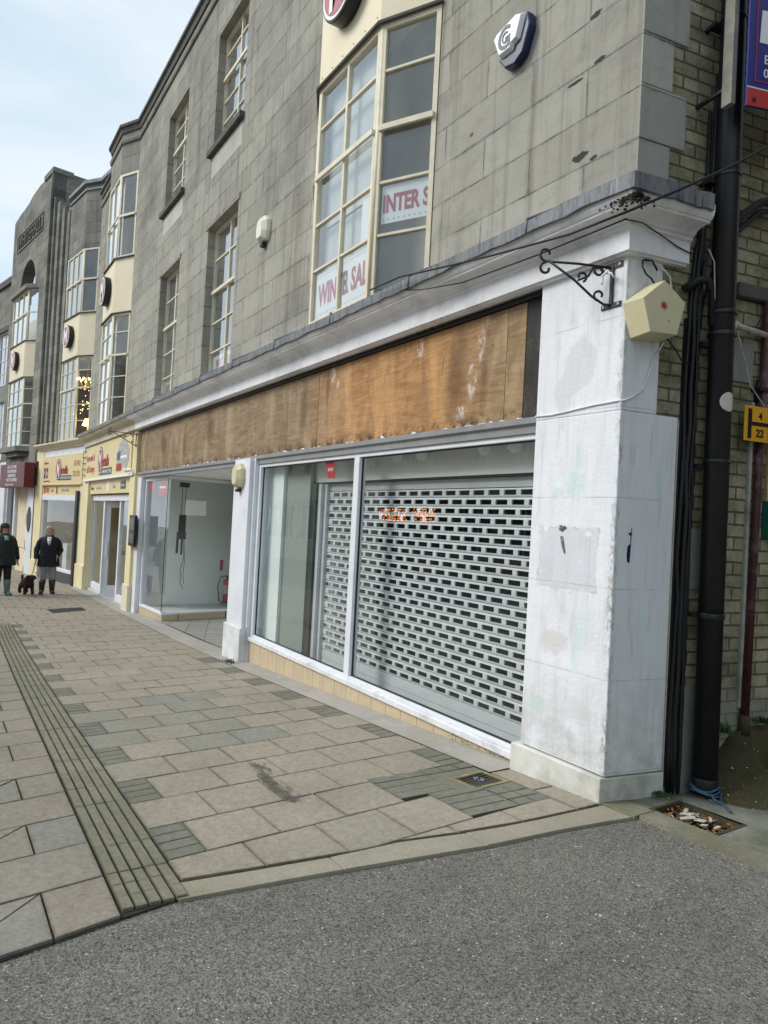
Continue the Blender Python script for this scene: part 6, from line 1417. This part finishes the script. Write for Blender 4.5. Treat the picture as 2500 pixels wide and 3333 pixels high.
def ex1(t,k,S_):
    hairmesh(t,k,plain('blonde_grey_hair',(.42,.32,.22),.7,var=.3,sc=30),1.41)
    mb=MB(); mb.loft([S_((0,-.02,1.36),.10,.10),S_((0,-.01,1.40),.088,.088),S_((0,.02,1.43),.078,.066),S_((0,.03,1.43),.05,.03)]); mb.loft([S_((0,-.150,1.17),.012,.02,n=8),S_((0,-.158,1.27),.035,.02,n=8),S_((0,-.12,1.36),.05,.03,n=8)]); local_build(mb,'white_hood',plain('white_hoodie',(.72,.70,.68),.85),t)
    mb=MB()
    for sx in (-1,1): mb.tube([(sx*.031*k+.022*k*math.cos(a),-.098*k,1.548*k+.017*k*math.sin(a)) for a in [i*.6283 for i in range(11)]],.0016*k,5)
    local_build(mb,'glasses',M['iron'],t)
def ex2(t,k,S_):
    hairmesh(t,k,plain('long_brown_hair',(.08,.045,.028),.7,var=.4,sc=30),1.25,3)
    mb=MB(); mb.loft([S_((0,.004,1.575),.100,.112),S_((0,.004,1.60),.103,.114),S_((0,.006,1.64),.092,.10),S_((0,.01,1.675),.055,.06),S_((0,.01,1.685),.02,.02)]); local_build(mb,'beanie_hat',plain('dark_olive_knit',(.035,.032,.022),.9,bump=.5,sc=20),t)
    mb=MB()
    for sx in (-1,1): mb.tube([(sx*.033*k+.026*k*math.cos(a),-.10*k,1.546*k+.018*k*math.sin(a)) for a in [i*.6283 for i in range(11)]],.004*k,5)
    local_build(mb,'red_glasses',M['red'],t)
    mb=MB(); mb.loft([S_((0,-.14,1.22),.01,.02,n=8),S_((0,-.152,1.30),.05,.02,n=8),S_((0,-.09,1.39),.06,.03,n=8)]); local_build(mb,'pale_scarf',plain('pale_blue_scarf',(.35,.42,.44),.9),t)
dx,dy=19.1,-2.35; yaw1=math.atan2(dy,dx)+math.pi/2      # faces the camera
arms1=[((-.27,.05,1.08),(-.27,-.06,.86),(-.1,-.15,-1)),((.27,.07,1.07),(.19,-.09,.95),(-.1,.1,-1))]
legs1=[((-.01,-.03),(-.02,-.0,.09),(-.04,-.14,.04)),((.02,-.02),(.03,.02,.09),(.06,-.11,.04))]
w1=person((-19.12,2.33,gz(-19.12)),yaw1,1.66,'woman with blonde hair in navy coat, grey trousers and dark boots walking the dog',coat1,plain('grey_marl_trousers',(.30,.29,.29),.9,var=.25,sc=30),plain('dark_green_wellingtons',(.035,.04,.034),.45),None,arms1,legs1,ex1,.68,1.04)
arms2=[((-.28,.06,1.08),(-.30,.05,.84),(0,-.1,-1)),((.28,.05,1.07),(.32,.02,.82),(.05,-.1,-1))]
legs2=[((-.01,-.02),(-.02,.05,.09),(-.03,-.09,.04)),((.0,-.06),(-.0,-.10,.09),(.02,-.24,.05))]
w2_=person((-18.95,1.34,gz(-18.95)),yaw1+.35,1.68,'person in beanie and red glasses with long dark coat and teal boots at left edge',coat2,plain('black_leggings',(.012,.012,.013),.8),plain('teal_wellingtons',(.10,.17,.18),.35),None,arms2,legs2,ex2,.70,1.18)
# dog
dg_=thing('dog',(-18.95,1.86,gz(-18.95)),'small curly dark brown dog on a lead walking between the two people','dog'); dg_.rotation_euler=(0,0,yaw1+.35)
DV=[((0,.0,.30),(.10,.11)),((0,-.14,.31),(.105,.12)),((0,-.24,.37),(.075,.08)),((0,-.30,.46),(.078,.078)),((0,-.37,.445),(.040,.036)),((0,-.42,.43),(.03,.026)),((0,.14,.31),(.10,.105)),((0,.24,.33),(.03,.03)),((0,.30,.41),.025),((0,.27,.46),.02),
 ((-.075,-.17,.20),.042),((-.08,-.16,.10),.032),((-.08,-.18,.03),.034),((.075,-.17,.20),.042),((.08,-.20,.10),.032),((.08,-.22,.03),.034),
 ((-.075,.12,.21),.055),((-.08,.19,.12),.032),((-.08,.16,.03),.034),((.075,.12,.21),.055),((.08,.21,.12),.032),((.08,.18,.03),.034),
 ((-.075,-.29,.47),.028),((-.10,-.285,.40),.034),((.075,-.29,.47),.028),((.10,-.285,.40),.034)]
DE=[(0,1),(1,2),(2,3),(3,4),(4,5),(0,6),(6,7),(7,8),(8,9),(1,10),(10,11),(11,12),(1,13),(13,14),(14,15),(6,16),(16,17),(17,18),(6,19),(19,20),(20,21),(3,22),(22,23),(3,24),(24,25)]
o=skin_mesh('body',DV,DE,plain('dark_brown_curly_fur',(.030,.016,.011),.9,var=.6,sc=40,bump=1),dg_,None,0,3)
for v in o.data.vertices: v.co+=v.normal*(mn.noise(v.co*38)*.016+.006)
mb=MB(); mb.ball((0,-.452,.435),.016,n=8); mb.ball((-.03,-.37,.485),.010,n=6); mb.ball((.03,-.37,.485),.010,n=6); local_build(mb,'nose_and_eyes',M['black'],dg_)
hand=Matrix.Rotation(yaw1,4,'Z')@Vector((-.27,-.08,.78)); hp=w1.location+hand; dc=dg_.location+(Matrix.Rotation(yaw1+.35,4,'Z')@Vector((0,-.22,.44)))
MB().tube(sag(hp,dc,.07,10),.007,6).build('dog_lead',M['navy'],label='dark lead hanging from the blonde woman to the brown dog',cat='lead')
MB().tube([hp,hp-Vector((0,.03,.09)),hp-Vector((0,.05,.22)),hp-Vector((0,-.01,.28)),hp-Vector((0,-.05,.18)),hp],.009,6).build('lead_handle',M['signw'],label='looped white and navy lead handle below the blonde woman hand',cat='lead')
# fire extinguisher in left display
fx=thing('fire_extinguisher',FM(-14.3,0,-1.9),'red fire extinguisher with black hose against a pale board in the left display window','fire extinguisher')
q=FM(-14.42,-.24,-1.84)
MB().cyl(q,q+Vector((0,0,.45)),.085,20).build('cylinder',M['red'],fx,bevel=.02); mb=MB(); mb.cyl(q+Vector((0,0,.45)),q+Vector((0,0,.53)),.03,12); mb.tube([q+Vector((0,0,.52)),q+Vector((0,-.14,.50)),q+Vector((0,-.20,.30)),q+Vector((0,-.16,.0)),q+Vector((0,-.10,-.05))],.012,8); mb.cyl(q-Vector((0,0,.05)),q,.09,16); mb.build('hose',M['black'],fx)
MB().cyl(q+Vector((0,0,.15)),q+Vector((0,0,.33)),.0862,20,cap=False).build('label_band',M['litter'],fx)
mb=MB(); mb.quad(FM(-14.60,-.32,-1.64),FM(-14.60,-.32,-2.2),FM(-14.60,.68,-2.2),FM(-14.60,.68,-1.64)); mb.quad(FM(-14.595,.38,-1.72),FM(-14.595,.38,-1.79),FM(-14.595,.6,-1.79),FM(-14.595,.6,-1.72),mi=1); mb.build('safety_board',[M['inner_white'],M['signred']],label='pale backing board behind the fire extinguisher',cat='board',recalc=False)
# weeds
def weed(name,c,n,sp,h,label,seed):
    random.seed(seed); mb=MB()
    for i in range(n):
        a=random.uniform(0,6.28); r=abs(random.gauss(0,sp)); x,y=c[0]+math.cos(a)*r,c[1]+math.sin(a)*r*.5; l=random.uniform(.3,1)*h; b=random.uniform(0,6.28); d=Vector((math.cos(b)*.6,math.sin(b)*.6,random.uniform(.3,1))).normalized()*l
        s_=d.cross(Vector((0,0,1))).normalized()*l*.16; p=Vector((x,y,c[2])); mb.quad(p,p+d*.55+s_,p+d,p+d*.55-s_)
    mb.build(name,M['weed'],label=label,cat='weed',recalc=False)
weed('weed',(-8.62,3.20,gz(-8.6)),170,.10,.05,'green weed tuft at the foot of the slim middle pilaster',1)
weed('weed',(-2.72,3.75,.01),150,.10,.04,'straggly weeds at the back foot of the big corner pillar',2)
weed('weed',tuple(FS(.88,.36,.03)),160,.06,.07,'green weeds at the wall foot between black downpipe and maroon pipe',3)
weed('weed',tuple(FS(1.2,.40,.03)),120,.06,.06,'green weeds at the wall foot right of the maroon pipe',4)
# dried smear on the paving
k=NT('dried_spill'); p=k.pos(); at=k.n('ShaderNodeAttribute'); at.attribute_name='core'; at.attribute_type='GEOMETRY'
n_=k.noise(k.scale(p,1.0,2.6,1),7,6,.75,.8); fac=k.ramp(k.math('ADD',k.math('MULTIPLY',at.outputs['Fac'],.30),n_),.70,.84)
fac=k.math('MULTIPLY',fac,k.ramp(k.noise(p,30,4,.7),.38,.5,.45,.95))
k.fin((.12,.11,.093),.7,0,.3); tr=k.n('ShaderNodeBsdfTransparent'); mx=k.n('ShaderNodeMixShader'); k.l(fac,mx.inputs[0]); k.l(tr.outputs[0],mx.inputs[1]); k.l(k.b.outputs[0],mx.inputs[2]); k.l(mx.outputs[0],k.out.inputs[0])
cl=[(-4.52,1.82,.05),(-4.40,1.86,.06),(-4.22,1.83,.07),(-4.05,1.79,.06),(-3.88,1.80,.08),(-3.76,1.81,.09),(-3.66,1.79,.07),(-3.58,1.80,.04)]
mb=MB(); cv=[]; v=[]; f=[]
for i,(x,y,w) in enumerate(cl):
    for q,o in enumerate((-1.5,-.75,0,.75,1.5)): v.append((x,y+w*o,gz(x)+.0075)); cv.append(0 if abs(o)>1 or i in (0,len(cl)-1) else (1 if o==0 else .7))
for i in range(len(cl)-1):
    for q in range(4): f.append((i*5+q,i*5+q+1,i*5+q+6,i*5+q+5))
mb.add(v,f); o=mb.build('dried_spill',k.mat,label='dark dried smear across the buff paving slabs before the shutter window',cat='stain',recalc=False)
a=o.data.attributes.new('core','FLOAT','POINT'); a.data.foreach_set('value',cv)
# ================================================================== OPPOSITE SIDE OF THE STREET (behind the camera, seen in reflections)
def terrace(x0,x1,y,h,col,seed,sx=1):
    random.seed(seed); f=Fr((x0,y,0),(1,0,0),(0,1,0)); t=thing('opposite_terrace',((x0+x1)/2,y,gz(x0)),'plain %s terrace on the other side of the street behind the camera'%col[0],'building')
    L=x1-x0; n=max(2,int(L/2.6)); holes=[]
    for i in range(n):
        a=L*(i+.5)/n
        for z in (4.2,7.0):
            if z+1.6<h-.3: holes.append((a-.5,a+.5,z,z+1.6))
        holes.append((a-1.0,a+1.0,.3,2.5))
    mb=MB(); wall(mb,f,0,L,-1.2,h,0,-.3,holes); mb.build('front_wall',plain(col[0]+'_wall',col[1],.85,var=.15,sc=1.5),t)
    mb=MB(); mb.box(f,0,L,2.7,3.2,.0,.15); mb.box(f,0,L,h,h+.3,-.5,.15); mb.build('trim',plain('trim',(.6,.58,.52),.7),t)
    mb=MB()
    for a,b,z,w in holes: mb.box(f,a,a+.06,z,w,-.2,-.15); mb.box(f,b-.06,b,z,w,-.2,-.15); mb.box(f,a,b,w-.06,w,-.2,-.15); mb.box(f,a,b,z,z+.06,-.2,-.15); mb.box(f,(a+b)/2-.03,(a+b)/2+.03,z,w,-.2,-.15)
    mb.build('window_frames',M['white_plain'],t)
    mb=MB(); mb.box(f,0,L,-1.2,h-.1,-.6,-.55); mb.build('dark_rooms',M['inner_dark'],t)
    return t
terrace(-46,-30,-12.0,7.2,('cream render',(.55,.50,.40)),1)
terrace(-29.8,-19,-12.0,8.0,('red brick',(.25,.12,.08)),2)
terrace(-13.5,-3.5,-12.5,7.6,('white stucco',(.6,.6,.57)),3)
terrace(-3.3,9,-12.5,7.0,('buff brick',(.40,.32,.2)),4)
f=Fr((2.6,4.0,0),(0,-1,0),(-1,0,0))
nbt=thing('alley_shade_block',(4,8,.2),'unseen brick block added across the alley to shade the side wall','building')
mb=MB(); mb.box(Fr((2.6,4,0),(0,1,0),(-1,0,0)),0,12,-.2,9,-5,0); mb.build('wall',plain('brown_brick_wall',(.20,.13,.09),.9,var=.3,sc=3),nbt)  # out-of-view block, added only to shade the side wall
# reflected street clutter
mb=MB(); mb.box(FM(-18,0,0) and Fr((-14,-11.9,0),(1,0,0),(0,1,0)),0,2.6,2.3,2.55,.0,.2); mb.build('green_canopy',M['green'],label='green shop canopy across the street behind the camera',cat='canopy')

ls=thing('led_sign',(-28,-11.7,2),'lit orange dot matrix sign across the street behind the camera, mirrored in the shop window','sign')
MB().box(Fr((-30.6,-11.85,0),(1,0,0),(0,1,0)),0,5,1.55,2.6,0,.1).build('case',M['black'],ls)
mb=MB(); random.seed(6); fo=Fr((-30.6,-11.74,0),(1,0,0),(0,1,0))
for a0_,a1_ in ((.3,2.75),(3.45,4.85)):
    a=a0_
    while a<a1_:
        for q in range(6):
            if random.random()<.62: mb.box(fo,a,a+.05,1.75+q*.10,1.81+q*.10,0,.01)
        a+=.10 if random.random()<.85 else .2
mb.build('dots',M['led'],ls)
# ================================================================== LIGHT, SKY, CAMERA
EL,AZ=math.radians(37),math.radians(212)
sun=bpy.data.lights.new('sun','SUN'); sun.energy=1.5; sun.angle=math.radians(25); sun.color=(1,.97,.92); so=bpy.data.objects.new('sun',sun); C.objects.link(so)
dirv=Vector((math.sin(AZ)*math.cos(EL),math.cos(AZ)*math.cos(EL),math.sin(EL))); so.rotation_euler=dirv.to_track_quat('Z','Y').to_euler(); so['label']='soft overcast sun'
w=bpy.data.worlds.new('World'); SC.world=w; w.use_nodes=True; nt=w.node_tree; nt.nodes.clear()
N=nt.nodes.new; Lk=nt.links.new
out=N('ShaderNodeOutputWorld'); sky=N('ShaderNodeTexSky'); sky.sky_type='NISHITA'; sky.sun_disc=False; sky.sun_elevation=EL; sky.sun_rotation=AZ; sky.air_density=1.2; sky.dust_density=2.0
bg1=N('ShaderNodeBackground'); bg1.inputs[1].default_value=.10; Lk(sky.outputs[0],bg1.inputs[0])
bg2=N('ShaderNodeBackground'); bg2.inputs[1].default_value=.70
tc=N('ShaderNodeTexCoord'); mp_=N('ShaderNodeMapping'); mp_.inputs['Scale'].default_value=(1,1,3.2); mp_.inputs['Rotation'].default_value=(0,0,.6); Lk(tc.outputs['Generated'],mp_.inputs[0])
nz=N('ShaderNodeTexNoise'); nz.inputs['Scale'].default_value=2.1; nz.inputs['Detail'].default_value=6; nz.inputs['Roughness'].default_value=.55; nz.inputs['Distortion'].default_value=.5; Lk(mp_.outputs[0],nz.inputs['Vector'])
cr2=N('ShaderNodeValToRGB'); cr2.color_ramp.elements[0].position=.32; cr2.color_ramp.elements[0].color=(.48,.645,.78,1); cr2.color_ramp.elements[1].position=.68; cr2.color_ramp.elements[1].color=(.77,.845,.885,1); Lk(nz.outputs['Fac'],cr2.inputs[0]); Lk(cr2.outputs[0],bg2.inputs[0])
ms_=N('ShaderNodeMixShader'); ms_.inputs[0].default_value=.86; Lk(bg1.outputs[0],ms_.inputs[1]); Lk(bg2.outputs[0],ms_.inputs[2]); Lk(ms_.outputs[0],out.inputs[0])
cam=bpy.data.cameras.new('camera'); cam.sensor_fit='VERTICAL'; cam.sensor_height=36; cam.lens=36*2311/3333; cam.clip_start=.05; cam.clip_end=1000
co_=bpy.data.objects.new('camera',cam); C.objects.link(co_)
R=Matrix(((0.53037734,-0.0137546,0.8476501,0),(0.8461456,-0.05311982,-0.53029794,0),(0.05232105,0.99849341,-0.01653515,1.55),(0,0,0,1)))
co_.matrix_world=R; SC.camera=co_
SC.view_settings.view_transform='Standard'; SC.view_settings.look='None'; SC.view_settings.gamma=1; SC.view_settings.exposure=.76
SC.render.engine='CYCLES'; SC.cycles.max_bounces=8; SC.cycles.transparent_max_bounces=12; SC.cycles.glossy_bounces=3; SC.cycles.diffuse_bounces=4
SC.render.resolution_x=768; SC.render.resolution_y=1024
